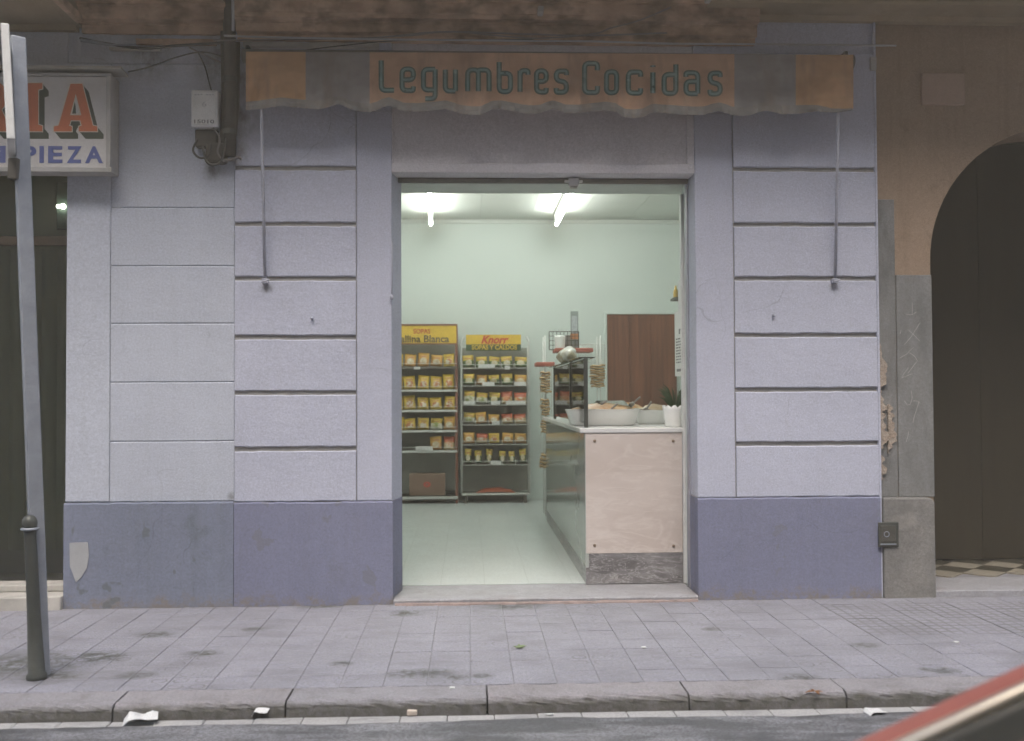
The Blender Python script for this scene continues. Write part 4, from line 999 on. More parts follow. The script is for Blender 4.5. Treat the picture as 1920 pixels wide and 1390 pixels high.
# ------------------------------------------------------------------ things inside the shop
FRONT = 5.45
def PF(u, v, Y=FRONT): return P(u, v, Y)
M['rackred'] = plain('brown_red_rack', (0.22, 0.085, 0.06), 0.45)
M['rackwhite'] = plain('white_wire', (0.62, 0.63, 0.60), 0.4)
M['rackback'] = mottled('rack_back', (0.30, 0.31, 0.28), (0.25, 0.26, 0.24), scale=5, rough=0.6)
M['rackdark'] = plain('rack_shelf_dark', (0.11, 0.10, 0.085), 0.6)
M['yellow'] = plain('header_yellow', (0.66, 0.44, 0.05), 0.5)
M['hdgreen'] = plain('header_green', (0.035, 0.075, 0.035), 0.5)
M['redink'] = plain('red_ink', (0.50, 0.05, 0.035), 0.5)
M['darkink'] = plain('dark_ink', (0.07, 0.06, 0.045), 0.5)
def packet_mat(name, top, low, blob):
    t = NT(name); o = t.obj(); s = t.sep(o)
    rnd = t.n('ShaderNodeObjectInfo').outputs['Random']
    sh = t.n('ShaderNodeVectorMath', operation='ADD'); cx_ = t.n('ShaderNodeCombineXYZ'); t.l(t.math('MULTIPLY', rnd, 9), cx_.inputs[0]); t.l(o, sh.inputs[0]); t.l(cx_.outputs[0], sh.inputs[1])
    n = t.noise(28, 3, 0.6, sh.outputs[0])
    r = t.math('SQRT', t.math('ADD', t.math('MULTIPLY', s[0], s[0]), t.math('POWER', t.math('SUBTRACT', s[2], 0.062), 2.0)))
    inside = t.ramp(t.math('ADD', r, t.math('MULTIPLY', t.math('SUBTRACT', n, 0.5), 0.03)), 0.036, 0.042, 1, 0)
    col = t.mix(t.ramp(s[2], 0.088, 0.092), low, top)
    col = t.mix(inside, col, t.mix(t.ramp(n, 0.45, 0.55), blob, (0.62, 0.58, 0.48)))
    bar = t.math('MULTIPLY', t.ramp(t.math('ABSOLUTE', t.math('SUBTRACT', s[2], 0.118)), 0.008, 0.010, 1, 0), t.ramp(t.math('ABSOLUTE', s[0]), 0.040, 0.042, 1, 0))
    col = t.mix(t.math('MULTIPLY', bar, t.ramp(t.noise(160, 1, 0.5, o), 0.45, 0.5)), col, (0.35, 0.08, 0.04))
    t.col(col); t.bump(t.noise(40, 3, 0.5, sh.outputs[0]), 0.3, 0.006)
    return t.set(0.35, 0, 0.5)
PM = {'yellow': packet_mat('packet_yellow', (0.62, 0.42, 0.05), (0.60, 0.42, 0.08), (0.45, 0.15, 0.05)),
      'green': packet_mat('packet_green_base', (0.60, 0.42, 0.07), (0.09, 0.16, 0.06), (0.58, 0.50, 0.30)),
      'white': packet_mat('packet_white_base', (0.58, 0.40, 0.06), (0.56, 0.55, 0.47), (0.25, 0.30, 0.10)),
      'red': packet_mat('packet_red_top', (0.52, 0.12, 0.06), (0.52, 0.40, 0.22), (0.55, 0.22, 0.08)),
      'orange': packet_mat('packet_orange', (0.58, 0.33, 0.06), (0.50, 0.26, 0.08), (0.50, 0.40, 0.25)),
      'dark': packet_mat('packet_dark_green', (0.56, 0.40, 0.06), (0.05, 0.09, 0.045), (0.50, 0.42, 0.22))}
def pouch():
    """pillow pouch 0.13 x 0.165 m with flat crimped edges, origin at bottom centre, front at -y"""
    nx, nz = 5, 5; W_, H_ = 0.130, 0.165
    vs = []; fs = []
    for side in (-1, 1):
        for j in range(nz + 1):
            for i in range(nx + 1):
                a = i / nx * 2 - 1; b = j / nz * 2 - 1
                bul = max(0, 1 - a**4) * max(0, 1 - abs(b)**3) * 0.020
                vs.append((a * W_/2 * (1 - 0.04 * (1 - b * b)), side * (bul + 0.001) + 0.0, (b + 1)/2 * H_))
    nn = (nx+1)*(nz+1)
    for sidx in range(2):
        for j in range(nz):
            for i in range(nx):
                a = sidx*nn + j*(nx+1) + i; f = (a, a+1, a+nx+2, a+nx+1); fs.append(f if sidx == 0 else f[::-1])
    rim = [i for i in range(nx+1)] + [j*(nx+1)+nx for j in range(1, nz+1)] + [nz*(nx+1)+i for i in range(nx-1, -1, -1)] + [j*(nx+1) for j in range(nz-1, 0, -1)]
    for a, b in zip(rim, rim[1:] + rim[:1]): fs.append((a, a+nn, b+nn, b))
    return vs, fs
pv, pf = pouch(); PME = {}
for k_, mm in PM.items():
    me = bpy.data.meshes.new('soup_packet'); me.from_pydata(pv, [], pf); me.materials.append(mm)
    for p in me.polygons: p.use_smooth = True
    PME[k_] = me
colname = {'yellow': 'yellow', 'green': 'yellow and green', 'white': 'yellow and white', 'red': 'red-topped', 'orange': 'orange-yellow', 'dark': 'yellow and dark green'}
def packets(rack_name, grp, rows_, cols, Y):
    on = ['top', 'second', 'third', 'fourth', 'fifth', 'sixth']
    for ri, (vt, vbm, kinds) in enumerate(rows_):
        cl_ = cols if not callable(cols) else cols(ri)
        for ci, ((ua, ub_), kd) in enumerate(zip(cl_, kinds)):
            if not kd: continue
            a = P(ua, vbm, Y); b2 = P(ub_, vt, Y)
            o = shared('soup_packet', PME[kd], ((a.x + b2.x)/2, Y + 0.03 + random.uniform(-.008, .008), a.z + 0.012), None, (R(random.uniform(-16, -4)), R(random.uniform(-5, 5)), R(random.uniform(-12, 12))),
                       ((b2.x - a.x) * 0.97 / 0.130, 1.0, (b2.z - a.z) * random.uniform(0.86, 1.06) / 0.165))
            tag(o, '%s packet, %s from left, %s shelf of %s' % (colname[kd], num[ci], on[ri], rack_name), 'packet', grp)
# left rack
yb = 5.74
rk = thing('display_rack', (X(790, FRONT), 5.6, RF), 'tall brown-red framed display rack with yellow header, beside the door jamb', 'display rack', 'soup display racks')
ra, rb = X(722, FRONT, 700), X(858, FRONT, 700); rt = PF(800, 608).z
for xx in (ra, rb - 0.03):
    MB().box(xx, xx + 0.03, FRONT, FRONT + 0.03, RF, rt).build('post', M['rackred'], rk, bevel=0.004)
    MB().box(xx, xx + 0.03, yb - 0.03, yb, RF, rt - 0.02).build('post', M['rackred'], rk, bevel=0.004)
MB().box(ra + 0.03, rb - 0.03, yb - 0.03, yb - 0.02, RF + 0.12, rt - 0.02).build('back_panel', M['rackback'], rk)
hd = MB().box(ra + 0.004, rb - 0.004, FRONT - 0.008, FRONT + 0.012, PF(800, 644).z, PF(800, 611).z).build('header', M['yellow'], rk)
MB().box(ra, rb, FRONT - 0.014, FRONT + 0.014, PF(800, 611).z, rt).box(ra, rb, FRONT - 0.014, FRONT + 0.014, PF(800, 646).z, PF(800, 644).z).box(rb - 0.012, rb + 0.002, FRONT - 0.014, FRONT + 0.014, PF(800, 644).z, PF(800, 611).z).build('header_frame', M['rackred'], rk)
pc = PF(791, 626, FRONT - 0.01); text_mesh('lettering', 'SOPAS', M['redink'], hd, (pc.x, FRONT - 0.0105, pc.z), 0.058, 0.20, bold=0.02)
pc = PF(788, 642.5, FRONT - 0.01); text_mesh('lettering', 'Gallina Blanca', M['darkink'], hd, (pc.x + 0.012, FRONT - 0.0105, pc.z), 0.088, 0.66, bold=0.02)
for v in (690, 733, 771, 809, 847):
    z_ = PF(800, v).z
    MB().box(ra + 0.03, rb - 0.03, FRONT + 0.002, yb - 0.03, z_, z_ + 0.012).build('shelf', M['rackdark'], rk)
    MB().box(ra + 0.005, rb - 0.005, FRONT - 0.012, FRONT + 0.001, z_ - 0.012, z_ + 0.014).build('shelf_edge', M['rackwhite'] if v > 700 else M['rackdark'], rk)
    MB().tube([(ra + 0.01, FRONT - 0.014, z_ + 0.05), (rb - 0.01, FRONT - 0.014, z_ + 0.05)], 0.003, 6).build('shelf_wire', M['rackwhite'], rk)
MB().box(X(776, FRONT), X(788, FRONT), FRONT - 0.018, FRONT - 0.0125, PF(800, 693).z, PF(800, 688).z).build('price_tag', M['whitepaint'], rk)
MB().box(X(779, FRONT), X(811, FRONT), FRONT - 0.018, FRONT - 0.0125, PF(800, 845).z, PF(800, 837).z).build('price_tag', M['whitepaint'], rk)
MB().box(ra, rb, FRONT - 0.02, FRONT, PF(800, 936).z, PF(800, 931).z).build('foot_rail', M['rackwhite'], rk)
MB().box(ra, rb, FRONT, yb - 0.02, PF(800, 936).z - 0.01, PF(800, 936).z + 0.01).build('base', M['rackdark'], rk)
colsL = [(734, 755.5), (757, 780), (782, 804), (806, 829), (831, 853)]
Yk = 'yellow'
packets('the brown-red rack', 'soup packets on the brown-red rack', [(664, 689, [Yk, 'orange', 'orange', 'orange', Yk]), (704, 732, [Yk]*5), (744, 770, [Yk]*5), (784, 808, [Yk, Yk, Yk, 'white', 'orange']), (821, 846, [None, None, None, 'orange', 'red'])], colsL, FRONT)
# carton on its base
a, b_ = PF(767, 931), PF(834, 889)
cr = MB().box(a.x, b_.x, FRONT + 0.03, FRONT + 0.22, a.z + 0.004, b_.z).build('carton', mottled('brown_carton', (0.25, 0.17, 0.13), (0.20, 0.13, 0.10), scale=5, coords='obj'), None, bevel=0.004)
tag(cr, 'brown cardboard carton with red mark in bottom of the brown-red rack', 'carton')
ORG[cr.name] = Vector((0, 0, 0))
t_ = text_mesh('red_mark', 'o', M['redink'], cr, ((a.x + b_.x)/2, FRONT + 0.0285, (a.z + b_.z)/2 - 0.03), 0.07, 0.09, bold=0.06)
# right rack
rk2 = thing('display_rack', (X(928, FRONT), 5.6, RF), 'white wire display rack with yellow and green header, against back wall', 'display rack', 'soup display racks')
ra, rb = X(865, FRONT, 700), X(992, FRONT, 700); rt = PF(930, 632).z; z0 = PF(930, 927).z
for xx in (ra, rb):
    MB().tube([(xx, FRONT, z0), (xx, FRONT, rt - 0.06), (xx + (0.03 if xx == ra else -0.03), FRONT, rt)], 0.011, 8).build('post', M['rackwhite'], rk2, smooth=True)
    MB().tube([(xx, yb - 0.03, z0), (xx, yb - 0.03, rt - 0.1)], 0.010, 8).build('post', M['rackwhite'], rk2, smooth=True)
    for yy in (FRONT + 0.02, yb - 0.05):
        MB().tube([(xx + (0.05 if xx == ra else -0.05), yy, RF), (xx + (0.05 if xx == ra else -0.05), yy, z0)], 0.018, 8).build('foot', M['rackdark'], rk2)
MB().tube([(ra, FRONT, z0), (rb, FRONT, z0)], 0.014, 8).build('bottom_rail', M['rackwhite'], rk2, smooth=True)
MB().box(ra, rb, FRONT + 0.01, yb - 0.03, z0 - 0.008, z0 + 0.006).build('base', M['rackback'], rk2)
MB().box(ra + 0.01, rb - 0.01, yb - 0.035, yb - 0.028, z0 + 0.02, rt - 0.12).build('back_panel', M['rackback'], rk2)
hx0, hx1 = X(874, FRONT), X(977, FRONT)
hd2 = MB().box(hx0, hx1, FRONT - 0.012, FRONT + 0.006, PF(930, 646).z, PF(930, 628).z).build('header', M['yellow'], rk2)
hd3 = MB().box(hx0, hx1, FRONT - 0.0125, FRONT + 0.006, PF(930, 658).z, PF(930, 646).z - 0.001).build('header_band', M['hdgreen'], rk2)
pc = PF(928, 645, FRONT - 0.013); text_mesh('lettering', 'Knorr', M['redink'], hd2, (pc.x, FRONT - 0.0145, pc.z), 0.100, 0.33, bold=0.035, shear=0.35)
pc = PF(927, 656, FRONT - 0.013); text_mesh('lettering', 'SOPAS Y CALDOS', M['yellow'], hd3, (pc.x, FRONT - 0.0150, pc.z), 0.058, 0.54, bold=0.03)
for v in (691, 724, 760, 797, 834, 872):
    z_ = PF(930, v).z
    MB().box(ra + 0.012, rb - 0.012, FRONT + 0.004, yb - 0.04, z_ - 0.004, z_ + 0.006).build('shelf', M['rackdark'], rk2)
    mb = MB()
    for dz in (0.0, 0.045): mb.tube([(ra + 0.008, FRONT - 0.012, z_ + dz), (rb - 0.008, FRONT - 0.012, z_ + dz)], 0.0035, 6)
    for k in range(6): xx = ra + 0.012 + (rb - ra - 0.024) * k / 5; mb.tube([(xx, FRONT - 0.012, z_), (xx, FRONT - 0.012, z_ + 0.06)], 0.003, 6)
    mb.build('wire_front', M['rackwhite'], rk2)
for (ua, ub_, v) in ((897, 928, 687), (946, 956, 690), (904, 927, 721), (964, 986, 721), (869, 890, 756), (920, 937, 756), (948, 985, 756), (922, 936, 794), (919, 939, 868)):
    MB().box(X(ua, FRONT), X(ub_, FRONT), FRONT - 0.021, FRONT - 0.0165, PF(930, v + 3).z, PF(930, v - 4).z).build('price_tag', M['whitepaint'], rk2)
colsR = [(868, 890), (892, 914), (915.5, 937), (940, 962), (964, 988)]
colsR6 = [(871, 884), (890, 904), (910, 923), (935, 948), (954, 966), (975, 988)]
packets('the white wire rack', 'soup packets on the white wire rack', [(668, 690, ['green', 'green', 'green', 'green', 'green']), (702, 723, ['green', 'orange', 'dark', 'green', 'orange']), (735, 759, ['white', 'white', 'dark', 'red', 'red']), (776, 796, ['white', 'orange', 'orange', 'red', 'red']), (813, 833, ['orange', 'red', Yk, 'orange', 'orange']), (845, 871, ['dark']*6)], lambda r: colsR6 if r == 5 else colsR, FRONT)
a, b_ = PF(893, 924), PF(966, 913)
n_ = 12; mb = MB()
vs = []; fs = []
for i in range(n_+1):
    for j in range(5):
        f = i/n_; g2 = j/4
        vs.append((a.x + (b_.x - a.x)*f, FRONT + 0.02 + 0.2*g2, z0 + 0.008 + (b_.z - a.z) * math.sin(math.pi*f)**0.6 * math.sin(math.pi*(0.1+0.8*g2)) * random.uniform(0.8, 1.1)))
for i in range(n_):
    for j in range(4): q = i*5+j; fs.append((q, q+5, q+6, q+1))
rs = MB().add(vs, fs).build('red_bag', plain('red_plastic', (0.42, 0.12, 0.07), 0.45), None, smooth=True)
tag(rs, 'flattened red plastic bag lying on the base of the white wire rack', 'bag')

# counter
cf = 0.36                            # front plane
cx0 = P(1097, 900, cf).x; cx1 = dj0 - 0.002; cy1 = 3.80; ctz = P(1150, 812, cf).z
ct = thing('counter', ((cx0 + cx1)/2, 2.0, RF), 'long shop counter with pinkish marble front and white top', 'counter')
def marble(name, c, c2, c3, scale, rough, vein=0.4):
    t = NT(name); p = t.pos()
    q = t.scalevec(p, 0.7, 0.7, 2.2)
    mpr = t.n('ShaderNodeMapping'); mpr.inputs['Rotation'].default_value = (0, R(22), 0); mpr.inputs['Scale'].default_value = (0.7, 0.7, 2.4); t.l(p, mpr.inputs['Vector'])
    n = t.noise(scale, 7, 0.6, mpr.outputs[0], 0.8)
    col = t.mix(t.ramp(n, 0.35, 0.65), c, c2)
    col = t.mix(t.ramp(t.math('ABSOLUTE', t.math('SUBTRACT', t.noise(scale * 1.6, 7, 0.65, mpr.outputs[0], 1.5), 0.5)), 0.0, 0.035, vein, 0), col, c3)
    t.col(col); return t.set(rough, 0, 0.5)
M['pink_marble'] = marble('pink_marble', (0.64, 0.575, 0.53), (0.54, 0.47, 0.425), (0.74, 0.69, 0.64), 1.6, 0.28, 0.35)
M['grey_marble'] = marble('grey_marble', (0.12, 0.115, 0.12), (0.26, 0.25, 0.255), (0.62, 0.60, 0.58), 6.0, 0.3, 0.55)
M['side_marble'] = marble('green_white_marble', (0.40, 0.43, 0.40), (0.34, 0.37, 0.345), (0.48, 0.5, 0.47), 1.5, 0.10, 0.2)
pz = P(1150, 1038, cf).z
MB().box(cx0 + 0.025, cx1 + 0.05, cf + 0.021, cy1 - 0.01, RF + 0.001, ctz - 0.001).build('core', M['side_marble'], ct)
MB().box(cx0 + 0.004, cx1, cf, cf + 0.02, pz + 0.001, ctz - 0.001).build('front_panel', M['pink_marble'], ct, bevel=0.002, segs=1)
MB().box(cx0 + 0.004, cx1, cf + 0.002, cf + 0.02, RF + 0.001, pz).build('front_plinth', M['grey_marble'], ct)
n_ = 3
for k in range(n_):
    y0_ = cf + 0.001 + (cy1 - cf) * k / n_; y1_ = cf + (cy1 - cf) * (k+1) / n_ - 0.002
    MB().box(cx0, cx0 + 0.024, y0_, y1_, RF + 0.11, ctz - 0.001).build('side_panel', M['side_marble'], ct, bevel=0.002, segs=1)
    MB().box(cx0 + 0.002, cx0 + 0.024, y0_, y1_, RF + 0.001, RF + 0.108).build('side_plinth', M['grey_marble'], ct)
M['white_marble'] = marble('white_marble', (0.72, 0.72, 0.70), (0.66, 0.665, 0.65), (0.55, 0.56, 0.56), 2.0, 0.2, 0.25)
ctt = P(1150, 803, cf - 0.02).z
MB().box(cx0 - 0.035, cx1 + 0.06, cf - 0.012 if False else cf - 0.02 + 0.012, cy1 + 0.02, ctz, ctt).build('top', M['white_marble'], ct, bevel=0.006)
for (u, v) in ((1115, 827), (1262, 827), (1115, 1023), (1263, 1024)):
    c = P(u, v, cf); MB().tube([(c.x, cf + 0.003, c.z), (c.x, cf - 0.006, c.z), (c.x, cf - 0.009, c.z)], [0.011, 0.010, 0.005], 12).build('screw_cap', plain('brass_cap', (0.32, 0.24, 0.17), 0.35, 0.7), ct, smooth=True)

# guard posts and glass on the counter
def onctr(u, v): return PZ(u, v, ctt)
gp = thing('counter_guard', (cx0, 1.5, ctt), 'dark metal posts carrying glass shelf along the counter edge', 'counter guard')
xg = cx0 + 0.02; zt = P(1092, 672, 0.45).z
gys = []
for u in (1092, 1057, 1034):
    # depth at which the counter edge line appears under this column
    for k in range(400):
        Y_ = 0.36 + k * 0.01; q = Vector((xg, Y_, ctt)) - CAM
        if PCX + FPX * q.dot(right) / q.dot(fwd) <= u: break
    gys.append(Y_)
gys = [0.45, 1.45, 2.95]
for Y_ in gys: MB().box(xg - 0.013, xg + 0.013, Y_ - 0.013, Y_ + 0.013, ctt + 0.001, zt).build('post', M['iron'], gp, bevel=0.003)
MB().box(xg - 0.05, xg + 0.06, gys[0] - 0.02, gys[2] + 0.02, zt + 0.001, zt + 0.007).build('glass_shelf', M['glass'], gp)
MB().box(xg - 0.006, xg - 0.001, gys[0] + 0.014, gys[1] - 0.014, ctt + 0.03, zt - 0.004).box(xg - 0.006, xg - 0.001, gys[1] + 0.014, gys[2] - 0.014, ctt + 0.03, zt - 0.004).build('glass_pane', M['glass'], gp)

# food trays and pot
M['porcelain'] = plain('white_porcelain', (0.88, 0.88, 0.85), 0.15, var=0.03)
def tray(u0, u1, v0, v1, Y_, name, label, sx=1.0):
    a = P(u0, v1, Y_); b = P(u1, v0, Y_)
    rx = (b.x - a.x)/2; hgt = max(0.07, b.z - ctt - 0.001); cx_ = (a.x + b.x)/2
    th = thing(name, (cx_, Y_, ctt), label, 'food tray', 'white food trays on the counter')
    prof = [(0.80, 0.0), (0.87, 0.10), (0.97, 0.80), (1.0, 0.96), (1.02, 1.0), (0.97, 1.0), (0.92, 0.9), (0.80, 0.55)]
    n = 28; vs = []; fs = []
    for (r_, z_) in prof:
        for j in range(n):
            q = 2*math.pi*j/n; e = 0.72
            cxx = math.copysign(abs(math.cos(q))**e, math.cos(q)); syy = math.copysign(abs(math.sin(q))**e, math.sin(q))
            vs.append((cx_ + rx * r_ * cxx, Y_ + rx * 0.62 * r_ * syy, ctt + 0.001 + z_ * hgt))
    for i in range(len(prof)-1):
        for j in range(n): fs.append((i*n+j, i*n+(j+1) % n, (i+1)*n+(j+1) % n, (i+1)*n+j))
    fs.append(tuple(range(n-1, -1, -1))); fs.append(tuple(range((len(prof)-1)*n, len(prof)*n)))
    MB().add(vs, fs).build('bowl', M['porcelain'], th, smooth=True)
    return th, cx_, rx, hgt
def food(th, cx_, Y_, rx, hgt, mat):
    vs = []; fs = []; n = 16
    for i in range(7):
        for j in range(n):
            f = i/6 * 0.86; q = 2*math.pi*j/n
            vs.append((cx_ + rx*f*math.cos(q), Y_ + rx*0.6*f*math.sin(q), ctt + hgt*0.90 + (0.055*(1 - f*f) + 0.016*pnoise(Vector((j*0.9, i*1.3, cx_*9))))))
    for i in range(6):
        for j in range(n): fs.append((i*n+j, i*n+(j+1) % n, (i+1)*n+(j+1) % n, (i+1)*n+j))
    MB().add(vs, fs).build('food', mat, th, smooth=True)
f1 = mottled('orange_stew', (0.55, 0.26, 0.10), (0.60, 0.48, 0.30), scale=22, rough=0.4, coords='pos')
f2 = mottled('brown_stew', (0.40, 0.27, 0.15), (0.50, 0.42, 0.30), scale=22, rough=0.4)
ty = 0.95
th, cx_, rx, hg = tray(1060, 1200, 767, 797, ty, 'food_tray', 'large white oval tray of orange cooked food at counter end'); food(th, cx_, ty, rx, hg, f1)
th2, cx2, rx2, hg2 = tray(1190, 1262, 769, 797, ty + 0.25, 'food_tray', 'smaller white tray of cooked food between large tray and scalloped pot'); food(th2, cx2, ty + 0.25, rx2, hg2, f2)
th3, cx3, rx3, hg3 = tray(1130, 1215, 765, 780, 1.75, 'food_tray', 'white food tray behind the large tray, in front of the brown door'); food(th3, cx3, 1.75, rx3, hg3, f1)
M['spoon'] = plain('spoon_metal', (0.34, 0.32, 0.29), 0.35, 0.6)
def spoon(u0, v0, u1, v1, Y0, Y1, label):
    a = P(u0, v0, Y0); b = P(u1, v1, Y1)
    o = MB().tube([a, a.lerp(b, 0.25), a.lerp(b, 0.3), b], [0.020, 0.016, 0.006, 0.008], 8).build('serving_spoon', M['spoon'], None, smooth=True)
    tag(o, label, 'spoon', 'serving spoons in the food trays')
spoon(1108, 772, 1137, 752, 0.95, 0.85, 'serving spoon leaning out of the orange food, leftmost one')
spoon(1133, 778, 1158, 757, 0.88, 0.78, 'serving spoon resting across the front rim of the large tray')
spoon(1183, 760, 1200, 745, 1.10, 1.02, 'serving spoon leaning out at right end of the large tray')
spoon(1210, 770, 1221, 754, 1.15, 1.05, 'serving spoon standing in the smaller tray')
# clear lid over the tray
lp = P(1150, 766, 1.0)
vs = []; fs = []
lx0, lx1 = P(1112, 760, 1.0).x, P(1180, 760, 1.0).x; lz = ctt + hg + 0.004
vs = [(lx0, 0.86, lz), (lx1, 0.86, lz), (lx1 + 0.02, 1.16, lz), (lx0 - 0.02, 1.16, lz), (lx0 + 0.05, 0.93, lz + 0.06), (lx1 - 0.05, 0.93, lz + 0.06), (lx1 - 0.04, 1.10, lz + 0.06), (lx0 + 0.04, 1.10, lz + 0.06)]
lid = MB().add(vs, [(0,1,5,4),(1,2,6,5),(2,3,7,6),(3,0,4,7),(4,5,6,7)]).build('tray_lid', M['glass'], None); tag(lid, 'clear plastic lid resting on the large white tray', 'lid')
# scalloped pot and plant
py_ = 0.52; a, b_ = P(1243, 801, py_), P(1289, 762, py_)
pt = thing('flower_pot', ((a.x + b_.x)/2, py_, ctt), 'white scalloped flower pot at the counter\'s right end', 'flower pot')
rx = (b_.x - a.x)/2; cx_ = (a.x + b_.x)/2; hgt = b_.z - ctt
n = 48; vs = []; fs = []
prof = [(0.74, 0), (0.80, 0.06), (0.92, 0.5), (0.97, 0.85), (1.0, 1.0), (0.95, 0.99), (0.9, 0.85)]
for (r_, z_) in prof:
    for j in range(n):
        q = 2*math.pi*j/n; w_ = (0.03 * abs(math.sin(q * 6)) if z_ > 0.8 else 0)
        vs.append((cx_ + rx*r_*(1 + w_)*math.cos(q), py_ + rx*r_*(1 + w_)*math.sin(q), ctt + 0.001 + hgt*(z_ + (0.12 * abs(math.sin(q * 6)) - 0.06 if z_ > 0.9 else 0))))
for i in range(len(prof)-1):
    for j in range(n): fs.append((i*n+j, i*n+(j+1) % n, (i+1)*n+(j+1) % n, (i+1)*n+j))
fs.append(tuple(range(n-1, -1, -1))); fs.append(tuple(range((len(prof)-1)*n, len(prof)*n)))
MB().add(vs, fs).build('pot', M['porcelain'], pt, smooth=True)
pl = thing('pot_plant', (cx_, py_, ctt + hgt * 0.8), 'dark green leafy plant growing from the scalloped pot', 'plant')
M['leaf'] = mottled('plant_leaf', (0.055, 0.10, 0.045), (0.035, 0.07, 0.03), scale=12, rough=0.45)
for k in range(26):
    an = random.uniform(0, 6.28); L_ = random.uniform(0.10, 0.24); tilt = random.uniform(0.05, 0.5)
    base = Vector((cx_ + 0.02*math.cos(an), py_ + 0.02*math.sin(an), ctt + hgt*0.8)); d = Vector((math.cos(an)*tilt, math.sin(an)*tilt, 1)).normalized()
    s_ = d.cross(Vector((math.cos(an+1.2), math.sin(an+1.2), 0.2))).normalized() * random.uniform(0.008, 0.016)
    nn = d.cross(s_).normalized() * 0.001
    ps_ = [base, base + d*L_*0.4 + s_, base + d*L_*0.4 - s_, base + d*L_*0.75 + s_*0.8 + Vector((math.cos(an), math.sin(an), 0))*0.015, base + d*L_*0.75 - s_*0.8 + Vector((math.cos(an), math.sin(an), 0))*0.015, base + d*L_ + Vector((math.cos(an), math.sin(an), -0.2))*0.05]
    MB().add(ps_ + [p + nn for p in ps_], [(0,2,1),(1,2,4,3),(3,4,5),(6,7,8),(7,9,10,8),(9,11,10),(0,1,7,6),(0,6,8,2),(1,3,9,7),(2,8,10,4),(3,5,11,9),(4,10,11,5)]).build('leaf', M['leaf'], pl)
# bag on the glass shelf
a, b_ = P(1040, 690, 1.4), P(1086, 662, 1.4)
vs = []; fs = []; nu, nv_ = 18, 9; yc = 1.9
for j in range(nv_+1):
    for i in range(nu):
        q = 2*math.pi*i/nu; f = j/nv_
        rr = math.sin(math.pi*min(1, 0.12+0.80*f))**0.6
        wob = 1 + 0.14*pnoise(Vector((math.cos(q)*2, math.sin(q)*2, f*3)))
        vs.append((xg + 0.015 + 0.085*rr*wob*math.cos(q), yc + 0.22*rr*wob*math.sin(q), zt + 0.009 + 0.12*f + (0.03*max(0, math.cos(q-0.8)) if f > 0.7 else 0)))
for j in range(nv_):
    for i in range(nu): fs.append((j*nu+i, j*nu+(i+1) % nu, (j+1)*nu+(i+1) % nu, (j+1)*nu+i))
fs.append(tuple(range(nu-1, -1, -1))); fs.append(tuple(range(nv_*nu, nv_*nu+nu)))
t = NT('clear_bag'); t.col(t.mix(t.ramp(t.noise(9, 4, 0.6, t.pos()), 0.4, 0.6), (0.68, 0.68, 0.64), (0.44, 0.38, 0.26))); t.bump(t.noise(14, 4, 0.6, t.pos()), 0.8, 0.03)
mbag = t.set(0.2, 0, 0.6)
bgo = MB().add(vs, fs).build('plastic_bag', mbag, None, smooth=True); tag(bgo, 'clear plastic bag of food lying on the glass shelf above counter', 'bag')

# wire stand with stacked snack packets behind the counter
sy_ = 4.15
st = thing('wire_stand', (X(1075, sy_), sy_, RF), 'wire stand with red trays behind the far end of the counter', 'wire stand')
sxa, sxb = X(1013, sy_), X(1134, sy_)
zt1 = P(1075, 690, sy_).z; zt2 = P(1075, 658, sy_).z
for xx in (sxa + 0.05, sxb - 0.05):
    for yy in (sy_ - 0.02, sy_ + 0.25): MB().tube([(xx, yy, RF), (xx, yy, zt2 + 0.16)], 0.007, 8).build('post', M['rackwhite'], st, smooth=True)
M['redtray'] = plain('red_tray', (0.36, 0.10, 0.07), 0.5)
for (u0, u1, v) in ((1005, 1040, 683), (1040, 1112, 657)):
    a = P(u0, v, sy_ - 0.05); b_ = P(u1, v, sy_ - 0.05)
    MB().box(a.x, b_.x, sy_ - 0.08, sy_ + 0.22, a.z - 0.022, a.z + 0.022).build('tray', M['redtray'], st, bevel=0.01)
def grid_panel(u0, v0, u1, v1, Y_, mat, nx, nz, name):
    a = P(u0, v1, Y_); b_ = P(u1, v0, Y_); mb = MB()
    for i in range(nx+1): xx = a.x + (b_.x - a.x)*i/nx; mb.tube([(xx, Y_, a.z), (xx, Y_, b_.z)], 0.003 if 0 < i < nx else 0.005, 6)
    for i in range(nz+1): zz = a.z + (b_.z - a.z)*i/nz; mb.tube([(a.x, Y_, zz), (b_.x, Y_, zz)], 0.003 if 0 < i < nz else 0.005, 6)
    mb.build(name, mat, st)
grid_panel(1030, 622, 1085, 656, sy_ + 0.05, M['iron'], 8, 4, 'basket_front')
grid_panel(1086, 646, 1134, 690, sy_ + 0.1, M['rackwhite'], 8, 4, 'basket_front')
grid_panel(1014, 685, 1034, 880, sy_ + 0.12, M['rackwhite'], 2, 12, 'hanging_panel')
a, b_ = P(1058, 656, sy_ + 0.02), P(1084, 628, sy_ + 0.02); MB().box(a.x + 0.01, b_.x, sy_ + 0.10, sy_ + 0.14, a.z, b_.z).build('tin_panel', plain('grey_tin', (0.30, 0.29, 0.28), 0.5), st)
